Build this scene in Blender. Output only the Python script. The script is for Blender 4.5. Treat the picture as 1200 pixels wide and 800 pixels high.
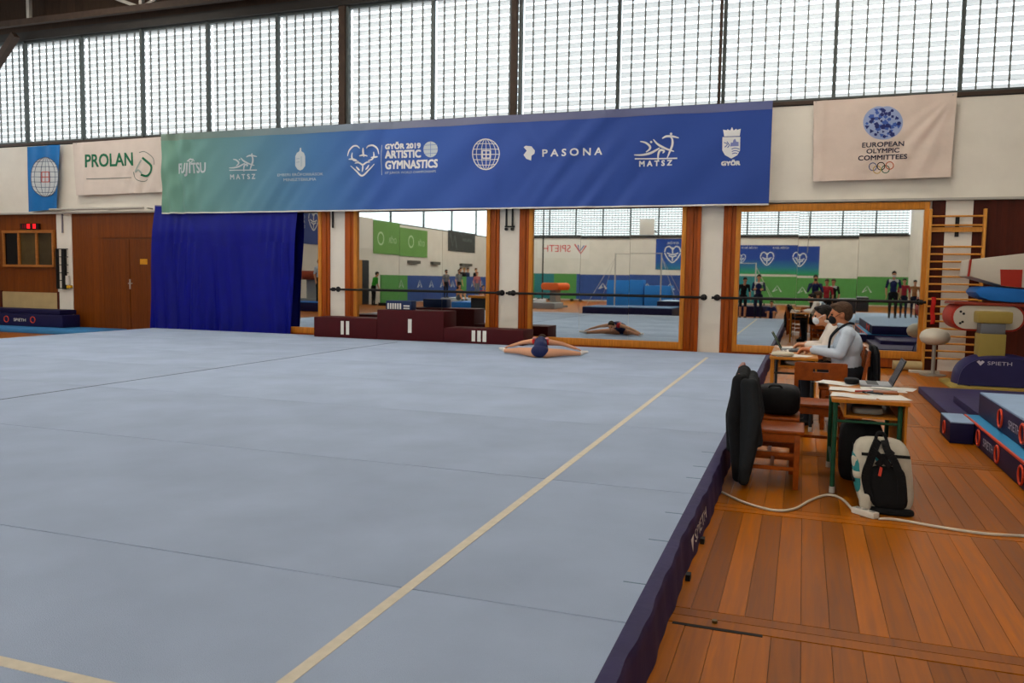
import bpy, bmesh, math, random
import numpy as np
from mathutils import Vector, Matrix, Quaternion

for o in list(bpy.data.objects): bpy.data.objects.remove(o, do_unlink=True)
S = bpy.context.scene
COL = S.collection
random.seed(7)

# ------------------------------------------------------------------ camera
F_PX, YAW, PITCH, ROLL, CAM_H = 956.83, 0.340863, -0.0766372, 0.0157820, 1.456
def cam_axes():
    cy, sy = math.cos(YAW), math.sin(YAW)
    fwd = Vector((-sy*math.cos(PITCH), cy*math.cos(PITCH), math.sin(PITCH)))
    r = Vector((cy, sy, 0)); u = r.cross(fwd)
    return r*math.cos(ROLL)+u*math.sin(ROLL), -r*math.sin(ROLL)+u*math.cos(ROLL), fwd
AR, AU, AF = cam_axes()
cam = bpy.data.cameras.new('camera'); cam_o = bpy.data.objects.new('camera', cam); COL.objects.link(cam_o)
cam.sensor_width = 36.0; cam.lens = F_PX/1200*36; cam.clip_end = 300; cam.clip_start = 0.05
cam_o.matrix_world = Matrix(((AR.x, AU.x, -AF.x, 0), (AR.y, AU.y, -AF.y, 0), (AR.z, AU.z, -AF.z, CAM_H), (0, 0, 0, 1)))
S.camera = cam_o
# ------------------------------------------------------------------ room dimensions (metres)
W = 15.64                      # inner face of the long wall with the mirrors
BACK = -26.0                   # the opposite long wall
XL, XR = -21.5, 6.2            # end walls
SILL, HEAD = 4.65, 7.2
CEIL = 9.4
# ------------------------------------------------------------------ sky, light, exposure
world = bpy.data.worlds.new('World'); S.world = world; world.use_nodes = True
bg = world.node_tree.nodes['Background']
bg.inputs[0].default_value = (0.88, 0.95, 1.0, 1); bg.inputs[1].default_value = 3.4
S.view_settings.view_transform = 'Standard'; S.view_settings.look = 'None'
S.view_settings.gamma = 1.0; S.view_settings.use_curve_mapping = False
S.view_settings.exposure = 0.0
ADDED_LAMP_W = 0.72                   # scale on the added lamps' output
def portal(name, loc, rot, sx, sy):
    l = bpy.data.lights.new(name, 'AREA'); l.shape = 'RECTANGLE'; l.size = sx; l.size_y = sy
    l.cycles.is_portal = True
    o = bpy.data.objects.new(name, l); COL.objects.link(o); o.location = loc; o.rotation_euler = rot
portal('window_portal', ((XL+XR)/2, W+0.02, (SILL+HEAD)/2), (-math.pi/2, 0, 0), XR-XL, HEAD-SILL)
portal('window_portal', ((XL+XR)/2, BACK-0.02, (SILL+HEAD)/2-.1), (math.pi/2, 0, 0), XR-XL, HEAD-SILL+.3)
portal('window_portal', (XL-0.02, (BACK+W)/2, 5.9), (0, -math.pi/2, 0), 2.7, W-BACK)

# ------------------------------------------------------------------ measuring helpers: a photo ray met with a real plane
def ray(px, py):
    return AR*((px-600)/F_PX) + AU*((400-py)/F_PX) + AF
def at_y(px, py, y):
    d = ray(px, py); t = y/d.y
    return Vector((d.x*t, y, CAM_H+d.z*t))
def at_z(px, py, z):
    d = ray(px, py); t = (z-CAM_H)/d.z
    return Vector((d.x*t, d.y*t, z))
def in_mirror(px, py, y):      # the real place, at depth y, of something the mirror shows
    p = at_y(px, py, 2*W-y); return Vector((p.x, y, p.z))

# ------------------------------------------------------------------ materials
def lin(h):
    h = h.lstrip('#'); c = [int(h[i:i+2], 16)/255 for i in (0, 2, 4)]
    return tuple(((x/12.92) if x <= 0.04045 else ((x+0.055)/1.055)**2.4) for x in c)
_M = {}
def M(name, col='#808080', rough=0.6, metal=0.0, var=0.0, scale=4.0, bump=0.0, bscale=60.0, spec=0.2, stretch=None, emit=0.0, sheen=0.0, rnd=0.0, coat=0.0):
    if name in _M: return _M[name]
    m = bpy.data.materials.new(name); m.use_nodes = True; _M[name] = m
    nt = m.node_tree; N = nt.nodes; L = nt.links
    b = N['Principled BSDF']; c = lin(col) if isinstance(col, str) else col
    b.inputs['Base Color'].default_value = (*c, 1); b.inputs['Roughness'].default_value = rough
    b.inputs['Metallic'].default_value = metal; b.inputs['Specular IOR Level'].default_value = spec
    if coat: b.inputs['Coat Weight'].default_value = coat; b.inputs['Coat Roughness'].default_value = .12
    if emit: b.inputs['Emission Color'].default_value = (*c, 1); b.inputs['Emission Strength'].default_value = emit
    if sheen: b.inputs['Sheen Weight'].default_value = sheen
    if var or bump or rnd:
        tc = N.new('ShaderNodeTexCoord'); mp = N.new('ShaderNodeMapping'); L.new(tc.outputs['Object'], mp.inputs[0])
        if stretch: mp.inputs['Scale'].default_value = stretch
        last = None
        if var:
            n = N.new('ShaderNodeTexNoise'); n.inputs['Scale'].default_value = scale; n.inputs['Detail'].default_value = 5
            L.new(mp.outputs[0], n.inputs['Vector'])
            r = N.new('ShaderNodeMapRange'); r.inputs['From Min'].default_value = .25; r.inputs['From Max'].default_value = .75
            r.inputs['To Min'].default_value = 1-var; r.inputs['To Max'].default_value = 1+var
            L.new(n.outputs['Fac'], r.inputs['Value']); last = r.outputs[0]
        if rnd:
            oi = N.new('ShaderNodeObjectInfo'); r2 = N.new('ShaderNodeMapRange')
            r2.inputs['To Min'].default_value = 1-rnd; r2.inputs['To Max'].default_value = 1+rnd
            L.new(oi.outputs['Random'], r2.inputs['Value'])
            if last:
                mm = N.new('ShaderNodeMath'); mm.operation = 'MULTIPLY'; L.new(last, mm.inputs[0]); L.new(r2.outputs[0], mm.inputs[1]); last = mm.outputs[0]
            else: last = r2.outputs[0]
        if last:
            vm = N.new('ShaderNodeVectorMath'); vm.operation = 'SCALE'; vm.inputs[0].default_value = c
            L.new(last, vm.inputs['Scale']); L.new(vm.outputs[0], b.inputs['Base Color'])
        if bump:
            n2 = N.new('ShaderNodeTexNoise'); n2.inputs['Scale'].default_value = bscale; n2.inputs['Detail'].default_value = 3
            L.new(mp.outputs[0], n2.inputs['Vector'])
            bp = N.new('ShaderNodeBump'); bp.inputs['Strength'].default_value = bump; bp.inputs['Distance'].default_value = .02
            L.new(n2.outputs['Fac'], bp.inputs['Height']); L.new(bp.outputs[0], b.inputs['Normal'])
    return m
def M_boards(name, col, pitch, axis='X', rough=.45, dark=.45, var=.2):
    """wood panelling of narrow grooved boards (too narrow in the photo to pick apart)"""
    if name in _M: return _M[name]
    m = M(name, col, rough); nt = m.node_tree; N = nt.nodes; L = nt.links; b = N['Principled BSDF']
    tc = N.new('ShaderNodeTexCoord'); sp = N.new('ShaderNodeSeparateXYZ'); L.new(tc.outputs['Object'], sp.inputs[0])
    d = N.new('ShaderNodeMath'); d.operation = 'DIVIDE'; d.inputs[1].default_value = pitch; L.new(sp.outputs[axis], d.inputs[0])
    fr = N.new('ShaderNodeMath'); fr.operation = 'FRACT'; L.new(d.outputs[0], fr.inputs[0])
    fl = N.new('ShaderNodeMath'); fl.operation = 'FLOOR'; L.new(d.outputs[0], fl.inputs[0])
    wn = N.new('ShaderNodeTexWhiteNoise'); wn.noise_dimensions = '1D'; L.new(fl.outputs[0], wn.inputs['W'])
    gr = N.new('ShaderNodeMath'); gr.operation = 'LESS_THAN'; gr.inputs[1].default_value = .09; L.new(fr.outputs[0], gr.inputs[0])
    mp = N.new('ShaderNodeMapping'); mp.inputs['Scale'].default_value = (14, 14, 1.2); L.new(tc.outputs['Object'], mp.inputs[0])
    nz = N.new('ShaderNodeTexNoise'); nz.inputs['Scale'].default_value = 3; nz.inputs['Detail'].default_value = 6; L.new(mp.outputs[0], nz.inputs['Vector'])
    a = N.new('ShaderNodeMath'); a.operation = 'MULTIPLY_ADD'; a.inputs[1].default_value = var; a.inputs[2].default_value = 1-var; L.new(wn.outputs[0], a.inputs[0])
    a2 = N.new('ShaderNodeMath'); a2.operation = 'MULTIPLY_ADD'; a2.inputs[1].default_value = .7; a2.inputs[2].default_value = .65; L.new(nz.outputs['Fac'], a2.inputs[0])
    mu = N.new('ShaderNodeMath'); mu.operation = 'MULTIPLY'; L.new(a.outputs[0], mu.inputs[0]); L.new(a2.outputs[0], mu.inputs[1])
    vm = N.new('ShaderNodeVectorMath'); vm.operation = 'SCALE'; vm.inputs[0].default_value = lin(col); L.new(mu.outputs[0], vm.inputs['Scale'])
    L.new(vm.outputs[0], b.inputs['Base Color'])
    inv = N.new('ShaderNodeMath'); inv.operation = 'SUBTRACT'; inv.inputs[0].default_value = 1; L.new(gr.outputs[0], inv.inputs[1])
    bp = N.new('ShaderNodeBump'); bp.inputs['Strength'].default_value = 1; bp.inputs['Distance'].default_value = .012
    L.new(inv.outputs[0], bp.inputs['Height']); L.new(bp.outputs[0], b.inputs['Normal'])
    return m
def M_wood(name, col, rough=.4, axis=(18, 1.2, 18), rnd=0.0, contrast=.5, coat=0.0, spec=.2):
    if name in _M: return _M[name]
    m = M(name, col, rough, coat=coat, spec=spec); nt = m.node_tree; N = nt.nodes; L = nt.links; b = N['Principled BSDF']
    tc = N.new('ShaderNodeTexCoord'); mp = N.new('ShaderNodeMapping'); mp.inputs['Scale'].default_value = axis; L.new(tc.outputs['Object'], mp.inputs[0])
    oi = N.new('ShaderNodeObjectInfo'); ad = N.new('ShaderNodeVectorMath'); ad.operation = 'ADD'; L.new(mp.outputs[0], ad.inputs[0])
    sc = N.new('ShaderNodeMath'); sc.operation = 'MULTIPLY'; sc.inputs[1].default_value = 37; L.new(oi.outputs['Random'], sc.inputs[0]); L.new(sc.outputs[0], ad.inputs[1])
    nz = N.new('ShaderNodeTexNoise'); nz.inputs['Scale'].default_value = 2; nz.inputs['Detail'].default_value = 8; nz.inputs['Distortion'].default_value = .6; L.new(ad.outputs[0], nz.inputs['Vector'])
    a = N.new('ShaderNodeMath'); a.operation = 'MULTIPLY_ADD'; a.inputs[1].default_value = contrast*2; a.inputs[2].default_value = 1-contrast; L.new(nz.outputs['Fac'], a.inputs[0])
    r2 = N.new('ShaderNodeMapRange'); r2.inputs['To Min'].default_value = 1-rnd; r2.inputs['To Max'].default_value = 1+rnd; L.new(oi.outputs['Random'], r2.inputs['Value'])
    mu = N.new('ShaderNodeMath'); mu.operation = 'MULTIPLY'; L.new(a.outputs[0], mu.inputs[0]); L.new(r2.outputs[0], mu.inputs[1])
    vm = N.new('ShaderNodeVectorMath'); vm.operation = 'SCALE'; vm.inputs[0].default_value = lin(col); L.new(mu.outputs[0], vm.inputs['Scale'])
    L.new(vm.outputs[0], b.inputs['Base Color'])
    rr = N.new('ShaderNodeMath'); rr.operation = 'MULTIPLY_ADD'; rr.inputs[1].default_value = .25; rr.inputs[2].default_value = rough-.1; L.new(nz.outputs['Fac'], rr.inputs[0]); L.new(rr.outputs[0], b.inputs['Roughness'])
    return m

# ------------------------------------------------------------------ mesh builder
WL = {}
class MB:
    def __init__(s): s.v = []; s.f = []; s.m = []; s.cur = 0
    def add(s, vs, fs):
        n = len(s.v); s.v += [tuple(v) for v in vs]; s.f += [tuple(i+n for i in f) for f in fs]; s.m += [s.cur]*len(fs); return s
    def box(s, x0, x1, y0, y1, z0, z1):
        return s.add([(x0,y0,z0),(x1,y0,z0),(x1,y1,z0),(x0,y1,z0),(x0,y0,z1),(x1,y0,z1),(x1,y1,z1),(x0,y1,z1)],
              [(0,3,2,1),(4,5,6,7),(0,1,5,4),(1,2,6,5),(2,3,7,6),(3,0,4,7)])
    def bar(s, p0, p1, w, h, up=(0,0,1)):
        p0 = Vector(p0); p1 = Vector(p1); d = (p1-p0).normalized(); u = Vector(up)
        if abs(d.dot(u)) > .99: u = Vector((0,1,0))
        a = d.cross(u).normalized(); b = a.cross(d)
        vs = [p+a*(w/2*i)+b*(h/2*j) for p in (p0, p1) for i, j in ((-1,-1),(1,-1),(1,1),(-1,1))]
        return s.add(vs, [(0,1,2,3),(7,6,5,4),(0,4,5,1),(1,5,6,2),(2,6,7,3),(3,7,4,0)])
    def cyl(s, p0, p1, r0, r1=None, n=12):
        r1 = r0 if r1 is None else r1
        p0 = Vector(p0); p1 = Vector(p1); d = (p1-p0).normalized(); u = Vector((0,0,1)) if abs(d.z) < .9 else Vector((1,0,0))
        a = d.cross(u).normalized(); b = a.cross(d); vs = []
        for p, r in ((p0, r0), (p1, r1)):
            for i in range(n):
                t = 2*math.pi*i/n; vs.append(p+a*(r*math.cos(t))+b*(r*math.sin(t)))
        fs = [(i, i+n, (i+1) % n+n, (i+1) % n) for i in range(n)] + [tuple(range(n)), tuple(range(2*n-1, n-1, -1))]
        return s.add(vs, fs)
    def tube(s, pts, r, n=8, closed=False, rfn=None):
        pts = [Vector(p) for p in pts]; k = len(pts); vs = []; pa = None
        for i, p in enumerate(pts):
            if closed: d = pts[(i+1) % k]-pts[i-1]
            else: d = pts[min(i+1, k-1)]-pts[max(i-1, 0)]
            d.normalize()
            if pa is None:
                u = Vector((0,0,1)) if abs(d.z) < .9 else Vector((1,0,0)); a = d.cross(u).normalized()
            else: a = (pa-d*pa.dot(d)).normalized()
            pa = a; b = a.cross(d); rr = r if rfn is None else r*rfn(i/(k-1))
            for j in range(n):
                t = 2*math.pi*j/n; vs.append(p+a*(rr*math.cos(t))+b*(rr*math.sin(t)))
        fs = []
        for i in range(k if closed else k-1):
            for j in range(n):
                i2 = (i+1) % k; fs.append((i*n+j, i2*n+j, i2*n+(j+1) % n, i*n+(j+1) % n))
        if not closed: fs += [tuple(range(n)), tuple(range(k*n-1, (k-1)*n-1, -1))]
        return s.add(vs, fs)
    def ellipsoid(s, c, r, nu=16, nv=10, R=None):
        c = Vector(c); vs = []; R = R or Matrix.Identity(3)
        for j in range(1, nv):
            ph = math.pi*j/nv
            for i in range(nu):
                t = 2*math.pi*i/nu
                vs.append(c+R@Vector((r[0]*math.sin(ph)*math.cos(t), r[1]*math.sin(ph)*math.sin(t), r[2]*math.cos(ph))))
        vs += [c+R@Vector((0,0,r[2])), c-R@Vector((0,0,r[2]))]; T = len(vs)-2
        fs = [(j*nu+i, (j+1)*nu+i, (j+1)*nu+(i+1) % nu, j*nu+(i+1) % nu) for j in range(nv-2) for i in range(nu)]
        fs += [(T, i, (i+1) % nu) for i in range(nu)] + [(T+1, (nv-2)*nu+(i+1) % nu, (nv-2)*nu+i) for i in range(nu)]
        return s.add(vs, fs)
    def capsule(s, p0, r0, p1, r1, n=14):
        p0 = Vector(p0); p1 = Vector(p1); d = p1-p0; L = d.length
        if L < 1e-6: return s.ellipsoid(p0, (r0,)*3)
        d.normalize(); u = Vector((0,0,1)) if abs(d.z) < .9 else Vector((1,0,0)); a = d.cross(u).normalized(); b = a.cross(d)
        prof = [(-r0*math.cos(t), r0*math.sin(t)) for t in (i*math.pi/2/5 for i in range(1, 6))] + [(L+r1*math.sin(t), r1*math.cos(t)) for t in (i*math.pi/2/5 for i in range(0, 5))]
        vs = [p0+d*x+a*(r*math.cos(2*math.pi*j/n))+b*(r*math.sin(2*math.pi*j/n)) for x, r in prof for j in range(n)]
        vs += [p0-d*r0, p1+d*r1]; K = len(prof); T = len(vs)-2
        fs = [(i*n+j, (i+1)*n+j, (i+1)*n+(j+1) % n, i*n+(j+1) % n) for i in range(K-1) for j in range(n)]
        fs += [(T, j, (j+1) % n) for j in range(n)] + [(T+1, (K-1)*n+(j+1) % n, (K-1)*n+j) for j in range(n)]
        return s.add(vs, fs)
    def lathe(s, prof, c=(0,0,0), n=24):
        vs = [(c[0]+r*math.cos(2*math.pi*j/n), c[1]+r*math.sin(2*math.pi*j/n), c[2]+z) for r, z in prof for j in range(n)]
        K = len(prof)
        fs = [(i*n+j, i*n+(j+1) % n, (i+1)*n+(j+1) % n, (i+1)*n+j) for i in range(K-1) for j in range(n)]
        fs += [tuple(range(n-1, -1, -1)), tuple(range((K-1)*n, K*n))]
        return s.add(vs, fs)
    def prism(s, poly, fn, d0, d1):
        """poly of (a,b) swept between depths d0 and d1; fn(a,b,d) gives the point"""
        n = len(poly); vs = [fn(a, b, d0) for a, b in poly] + [fn(a, b, d1) for a, b in poly]
        return s.add(vs, [tuple(range(n)), tuple(range(2*n-1, n-1, -1))] + [(i, i+n, (i+1) % n+n, (i+1) % n) for i in range(n)])
    def grid(s, fn, nu, nv):
        vs = [fn(i/nu, j/nv) for j in range(nv+1) for i in range(nu+1)]
        return s.add(vs, [(j*(nu+1)+i, j*(nu+1)+i+1, (j+1)*(nu+1)+i+1, (j+1)*(nu+1)+i) for j in range(nv) for i in range(nu)])
    def sheet(s, fn, nu, nv, off):
        """a thin solid sheet: fn(u,v) front face, off = vector to the back face"""
        off = Vector(off); A = [Vector(fn(i/nu, j/nv)) for j in range(nv+1) for i in range(nu+1)]; n = len(A)
        fs = []
        g = lambda i, j: j*(nu+1)+i
        for j in range(nv):
            for i in range(nu):
                q = (g(i,j), g(i+1,j), g(i+1,j+1), g(i,j+1)); fs.append(q); fs.append(tuple(x+n for x in q[::-1]))
        rim = [g(i,0) for i in range(nu)] + [g(nu,j) for j in range(nv)] + [g(i,nv) for i in range(nu,0,-1)] + [g(0,j) for j in range(nv,0,-1)]
        for a, b in zip(rim, rim[1:]+rim[:1]): fs.append((a, a+n, b+n, b))
        return s.add(A+[a+off for a in A], fs)
    def build(s, name, mat, parent=None, smooth=False, bevel=0.0, seg=2):
        vs = np.array([tuple(v) for v in s.v], dtype=float)
        lo, hi = vs.min(0), vs.max(0); c = np.array(((lo[0]+hi[0])/2, (lo[1]+hi[1])/2, lo[2]))
        me = bpy.data.meshes.new(name); me.from_pydata((vs-c).tolist(), [], s.f)
        mats = mat if isinstance(mat, (list, tuple)) else [mat]
        for m in mats: me.materials.append(m)
        if len(mats) > 1: me.polygons.foreach_set('material_index', s.m)
        bm = bmesh.new(); bm.from_mesh(me); bmesh.ops.recalc_face_normals(bm, faces=bm.faces)
        if bevel:
            bmesh.ops.bevel(bm, geom=[e for e in bm.edges if e.is_manifold and e.calc_face_angle(0) > .6], offset=bevel, segments=seg, profile=.6, affect='EDGES', clamp_overlap=True)
        bm.to_mesh(me); bm.free()
        if smooth or bevel:
            me.polygons.foreach_set('use_smooth', [True]*len(me.polygons))
            try: me.set_sharp_from_angle(angle=math.radians(45))
            except Exception: pass
        o = bpy.data.objects.new(name, me); COL.objects.link(o)
        base = np.zeros(3)
        if parent is not None: o.parent = parent; base = np.array(WL.get(parent.name, (0,0,0)))
        o.location = Vector(c-base); WL[o.name] = tuple(c)
        return o
def tag(o, label, cat=None, group=None, kind=None):
    o['label'] = label
    if cat: o['category'] = cat
    if group: o['group'] = group
    if kind: o['kind'] = kind
    return o
def thing(name, label, cat, loc=(0,0,0), rotz=0.0, group=None, local=False, kind=None):
    o = bpy.data.objects.new(name, None); COL.objects.link(o); o.empty_display_size = .1
    o.location = loc; o.rotation_euler = (0, 0, rotz); WL[o.name] = (0,0,0) if local else tuple(loc)
    return tag(o, label, cat, group, kind)
def struct(o, label=None):
    o['kind'] = 'structure'
    if label: o['label'] = label
    return o
def copy_tree(o, parent=None):
    c = o.copy(); COL.objects.link(c); c.parent = parent
    for ch in list(o.children): copy_tree(ch, c)
    return c
def share(proto, loc, parent):         # one more piece that shares its mesh
    c = proto.copy(); COL.objects.link(c); c.parent = parent; c.location = loc; return c
_txt = {}
def text_geo(s):
    """outline triangles of a line of lettering, scaled to unit height of capitals, starting at 0"""
    if s in _txt: return _txt[s]
    cu = bpy.data.curves.new('t', 'FONT'); cu.body = s; cu.size = 1; cu.resolution_u = 3
    o = bpy.data.objects.new('t', cu); COL.objects.link(o)
    dg = bpy.context.evaluated_depsgraph_get(); me = bpy.data.meshes.new_from_object(o.evaluated_get(dg))
    vs = [tuple(v.co) for v in me.vertices]; fs = [tuple(p.vertices) for p in me.polygons]
    bpy.data.objects.remove(o); bpy.data.curves.remove(cu); bpy.data.meshes.remove(me)
    xs = [v[0] for v in vs]; ys = [v[1] for v in vs]; x0, x1 = min(xs), max(xs); y0, y1 = 0.0, max(ys)
    _txt[s] = ([((v[0]-x0)/(x1-x0), v[1]/y1) for v in vs], fs); return _txt[s]
def put_text(mb, s, a0, a1, b0, b1, fn):
    """lettering spread over a0..a1 and b0..b1, fn(a,b) -> point"""
    vs, fs = text_geo(s)
    mb.add([fn(a0+u*(a1-a0), b0+v*(b1-b0)) for u, v in vs], fs)
def ribbon(mb, pts, w, fn, taper=False, closed=False):
    """a flat stroke of width w along pts (a,b)"""
    P = []; k = len(pts)
    for i in range(k):
        if closed: d = (pts[(i+1) % k][0]-pts[i-1][0], pts[(i+1) % k][1]-pts[i-1][1])
        else:
            p, q = pts[max(i-1,0)], pts[min(i+1,k-1)]; d = (q[0]-p[0], q[1]-p[1])
        l = math.hypot(*d) or 1; ww = w*(math.sin(math.pi*(.12+.76*i/(k-1))) if taper else 1)/2
        P.append((pts[i][0]-d[1]/l*ww, pts[i][1]+d[0]/l*ww)); P.append((pts[i][0]+d[1]/l*ww, pts[i][1]-d[0]/l*ww))
    fs = [(2*i, 2*i+1, 2*i+3, 2*i+2) for i in range(k-1)]
    if closed: fs.append((2*k-2, 2*k-1, 1, 0))
    mb.add([fn(*p) for p in P], fs)
def smooth_path(pts, n=6):
    """Catmull-Rom through pts"""
    out = []; P = [Vector(p) if len(p) == 3 else Vector((p[0], p[1], 0)) for p in pts]; k = len(P)
    for i in range(k-1):
        a, b, c, d = P[max(i-1,0)], P[i], P[i+1], P[min(i+2,k-1)]
        for j in range(n):
            t = j/n; out.append(.5*((2*b)+(c-a)*t+(2*a-5*b+4*c-d)*t*t+(3*b-a-3*c+d)*t**3))
    out.append(P[-1])
    return [tuple(v) if len(pts[0]) == 3 else (v.x, v.y) for v in out]
def circle(cx, cy, rx, ry=None, n=28):
    ry = rx if ry is None else ry
    return [(cx+rx*math.cos(2*math.pi*i/n), cy+ry*math.sin(2*math.pi*i/n)) for i in range(n)]
# ================================================================== the setting
WHITE = M('white_paint', '#d9d3c8', .75, var=.05, scale=2.5, bump=.06, bscale=30)
WHITE2 = M('grey_white_plaster', '#cfcac2', .8, var=.06, scale=1.5)
DARKSTEEL = M('dark_steel', '#2b2724', .55, var=.15)
BROWNSTEEL = M('brown_steel', '#41332a', .6, var=.2, scale=6)
GREYSTEEL = M('grey_steel', '#a9a49b', .5, var=.12)
LEDGE = M('ledge_grey', '#aaa69e', .6, var=.1)
PANEL = M_boards('panel_wood', '#743804', .085, rough=.42)
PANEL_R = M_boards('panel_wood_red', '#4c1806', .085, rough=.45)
DOORW = M_boards('door_wood', '#6c3404', .07, rough=.42)
FRAME = M_wood('mirror_frame_wood', '#b97526', .4, (16, 16, 1.4))
JAMB = M_wood('jamb_wood', '#964406', .42, (20, 20, 1.2), rnd=.15)
MIRROR = M('mirror_glass', '#d6dbd8', .015, metal=1.0)
BLACK = M('black_metal', '#141416', .45)
def M_slat():
    m = bpy.data.materials.new('louvre_white'); m.use_nodes = True; nt = m.node_tree; nt.nodes.clear(); N = nt.nodes; L = nt.links
    out = N.new('ShaderNodeOutputMaterial'); mx = N.new('ShaderNodeMixShader'); d = N.new('ShaderNodeBsdfDiffuse'); t = N.new('ShaderNodeBsdfTranslucent')
    d.inputs[0].default_value = (.5, .49, .48, 1); t.inputs[0].default_value = (.54, .515, .50, 1); mx.inputs[0].default_value = .5
    L.new(d.outputs[0], mx.inputs[1]); L.new(t.outputs[0], mx.inputs[2]); L.new(mx.outputs[0], out.inputs[0]); return m
def M_pane():
    m = bpy.data.materials.new('window_glass'); m.use_nodes = True; nt = m.node_tree; nt.nodes.clear(); N = nt.nodes; L = nt.links
    out = N.new('ShaderNodeOutputMaterial'); mx = N.new('ShaderNodeMixShader'); d = N.new('ShaderNodeBsdfTransparent'); g = N.new('ShaderNodeBsdfGlossy')
    d.inputs[0].default_value = (.93, .95, .95, 1); g.inputs['Roughness'].default_value = .6; mx.inputs[0].default_value = .03
    L.new(d.outputs[0], mx.inputs[1]); L.new(g.outputs[0], mx.inputs[2]); L.new(mx.outputs[0], out.inputs[0]); return m
SLAT, PANE = M_slat(), M_pane()

# ---- floor: planks one by one where they show, the rest joined
PLANK = M_wood('plank_wood', '#985300', .36, (16, .9, 16), rnd=.28, contrast=.5, spec=.10)
mb = MB().box(XL-.3, XR+.3, BACK-.3, W+.3, -.2, -.016)
floor = struct(mb.build('floor', M('floor_base', '#2a1608', .8)), 'varnished orange-brown wooden gym floor of narrow planks')
PX0, PX1, PY0, PW = -.53, 3.65, 1.72, .116
cuts = [1.72, 3.45, 5.30, 7.30, 9.22, 11.12, 13.05, W-.03]
for j in range(len(cuts)-1):
    y0, y1 = cuts[j]+(.17 if j else 0), cuts[j+1]
    L_ = y1-y0-.006; proto = None
    mb = MB().box(0, PW-.0022, 0, L_, -.016, 0)
    k = 0; x = PX0
    while x+PW < PX1:
        if proto is None: proto = p = mb.build('plank', PLANK, floor); base = Vector(p.location); first = x; p.location = base+Vector((x, y0, 0))
        else: share(proto, base+Vector((x, y0, random.uniform(-.0012, 0))), floor)
        x += PW
    if j:
        for q in range(2):
            MB().box(PX0, PX1, cuts[j]+.004+q*.083, cuts[j]+.082+q*.083, -.016, -.0005).build('cross_plank', PLANK, floor)
mb = MB()
def board_run(xa, xb, segs):
    n = round((xb-xa)/.12); s_ = (xb-xa)/n
    for i in range(n):
        for a, b in segs: mb.box(xa+i*s_+.001, xa+(i+1)*s_-.002, a+.002, b-.002, -.016, 0)
full = [(BACK, -16), (-16, -8), (-8, 0), (0, 8), (8, W)]
board_run(XL, PX0-.002, full); board_run(PX1, XR, full); board_run(PX0, PX1, [(BACK, -16), (-16, -8), (-8, PY0-.004)])
o = mb.build('plank_field', PLANK, floor); o['kind'] = 'stuff'
# dark expansion slot with a small bolt near the mat
MB().box(-.47, -.10, 3.425, 3.449, -.010, .0012).build('floor_slot', M('slot_black', '#0c0806', .7), floor)
MB().cyl((-.30, 3.50, 0), (-.30, 3.50, .012), .012).build('floor_bolt', M('dull_brass', '#6b5a35', .4, metal=.8), floor)

# ---- walls
mb = MB().box(XL-.3, XR+.3, W, W+.35, 0, SILL-.05); mb.box(XL-.3, XR+.3, W, W+.35, HEAD+.2, CEIL)
wall_f = struct(mb.build('wall_front', WHITE), 'long white gym wall with pilasters, wood panelling and mirrors')
mb = MB().box(XL-.3, XR+.3, BACK-.35, BACK, 0, 4.45); mb.box(XL-.3, XR+.3, BACK-.35, BACK, HEAD+.2, CEIL)
wall_b = struct(mb.build('wall_rear', WHITE2), 'white long wall seen in the mirrors, windows above')
mb = MB().box(XL-.35, XL, BACK, W, 0, 4.38); mb.box(XL-.35, XL, BACK, W, HEAD+.1, CEIL)
wall_l = struct(mb.build('wall_left', WHITE2), 'white end wall with a window band seen in the mirrors')
wall_r = struct(MB().box(XR, XR+.35, BACK, W, 0, CEIL).build('wall_right', WHITE2), 'white end wall beside the vault')
CEILM = M_boards('ceiling_boards', '#4a3423', .3, axis='Y', rough=.8)
struct(MB().box(XL-.35, XR+.35, BACK-.35, W+.35, CEIL, CEIL+.25).build('ceiling', CEILM), 'dark brown roof deck above steel trusses')
def wpart(name, mat, *b, bevel=0): return MB().box(*b).build(name, mat, wall_f, bevel=bevel)
for a, b in ((-17.69,-17.20), (-13.75,-13.33), (-9.78,-9.40), (-5.83,-5.40), (-1.83,-1.43), (2.22, 2.63)):
    wpart('pilaster', WHITE, a, b, W-.05, W, 0, 2.90)
wpart('wood_panel', PANEL, XL, -17.69, W-.03, W, 0, 2.90)
wpart('wood_panel', PANEL, -17.20, -16.22, W-.03, W, 0, 2.90)
wpart('wood_panel', PANEL, -16.22, -13.75, W-.03, W, 2.29, 2.90)
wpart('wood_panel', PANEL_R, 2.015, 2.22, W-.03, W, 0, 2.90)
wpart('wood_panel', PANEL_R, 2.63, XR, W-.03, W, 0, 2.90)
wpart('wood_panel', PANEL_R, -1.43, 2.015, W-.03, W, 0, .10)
# ledge under the white band, pipe and brackets, dark sill
struct(MB().box(XL, XR, W-.13, W, 2.89, 2.93).build('trim_1', LEDGE), 'narrow grey ledge between the panelling and the white band')
struct(MB().box(XL, XR, W-.03, W+.34, SILL-.03, SILL+.03).build('trim_2', BROWNSTEEL), 'dark steel sill under the tall windows')
struct(MB().box(XL, XR, W-.06, W+.3, HEAD, HEAD+.2).build('trim_3', DARKSTEEL), 'black steel head beam above the tall windows')
struct(MB().box(XL, XR, BACK-.34, BACK+.12, 4.45, 4.56).build('trim_4', DARKSTEEL), 'dark sill ledge on the wall behind')
struct(MB().box(XL, XR, BACK-.3, BACK+.06, HEAD, HEAD+.2).build('trim_5', DARKSTEEL), 'head beam on the wall behind')
struct(MB().box(2.75, XR, W-.05, W-.03, 0, .08).build('baseboard_front', M_wood('base_wood', '#7a4320', .5)), 'wooden baseboard below the dark panelling')
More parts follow.
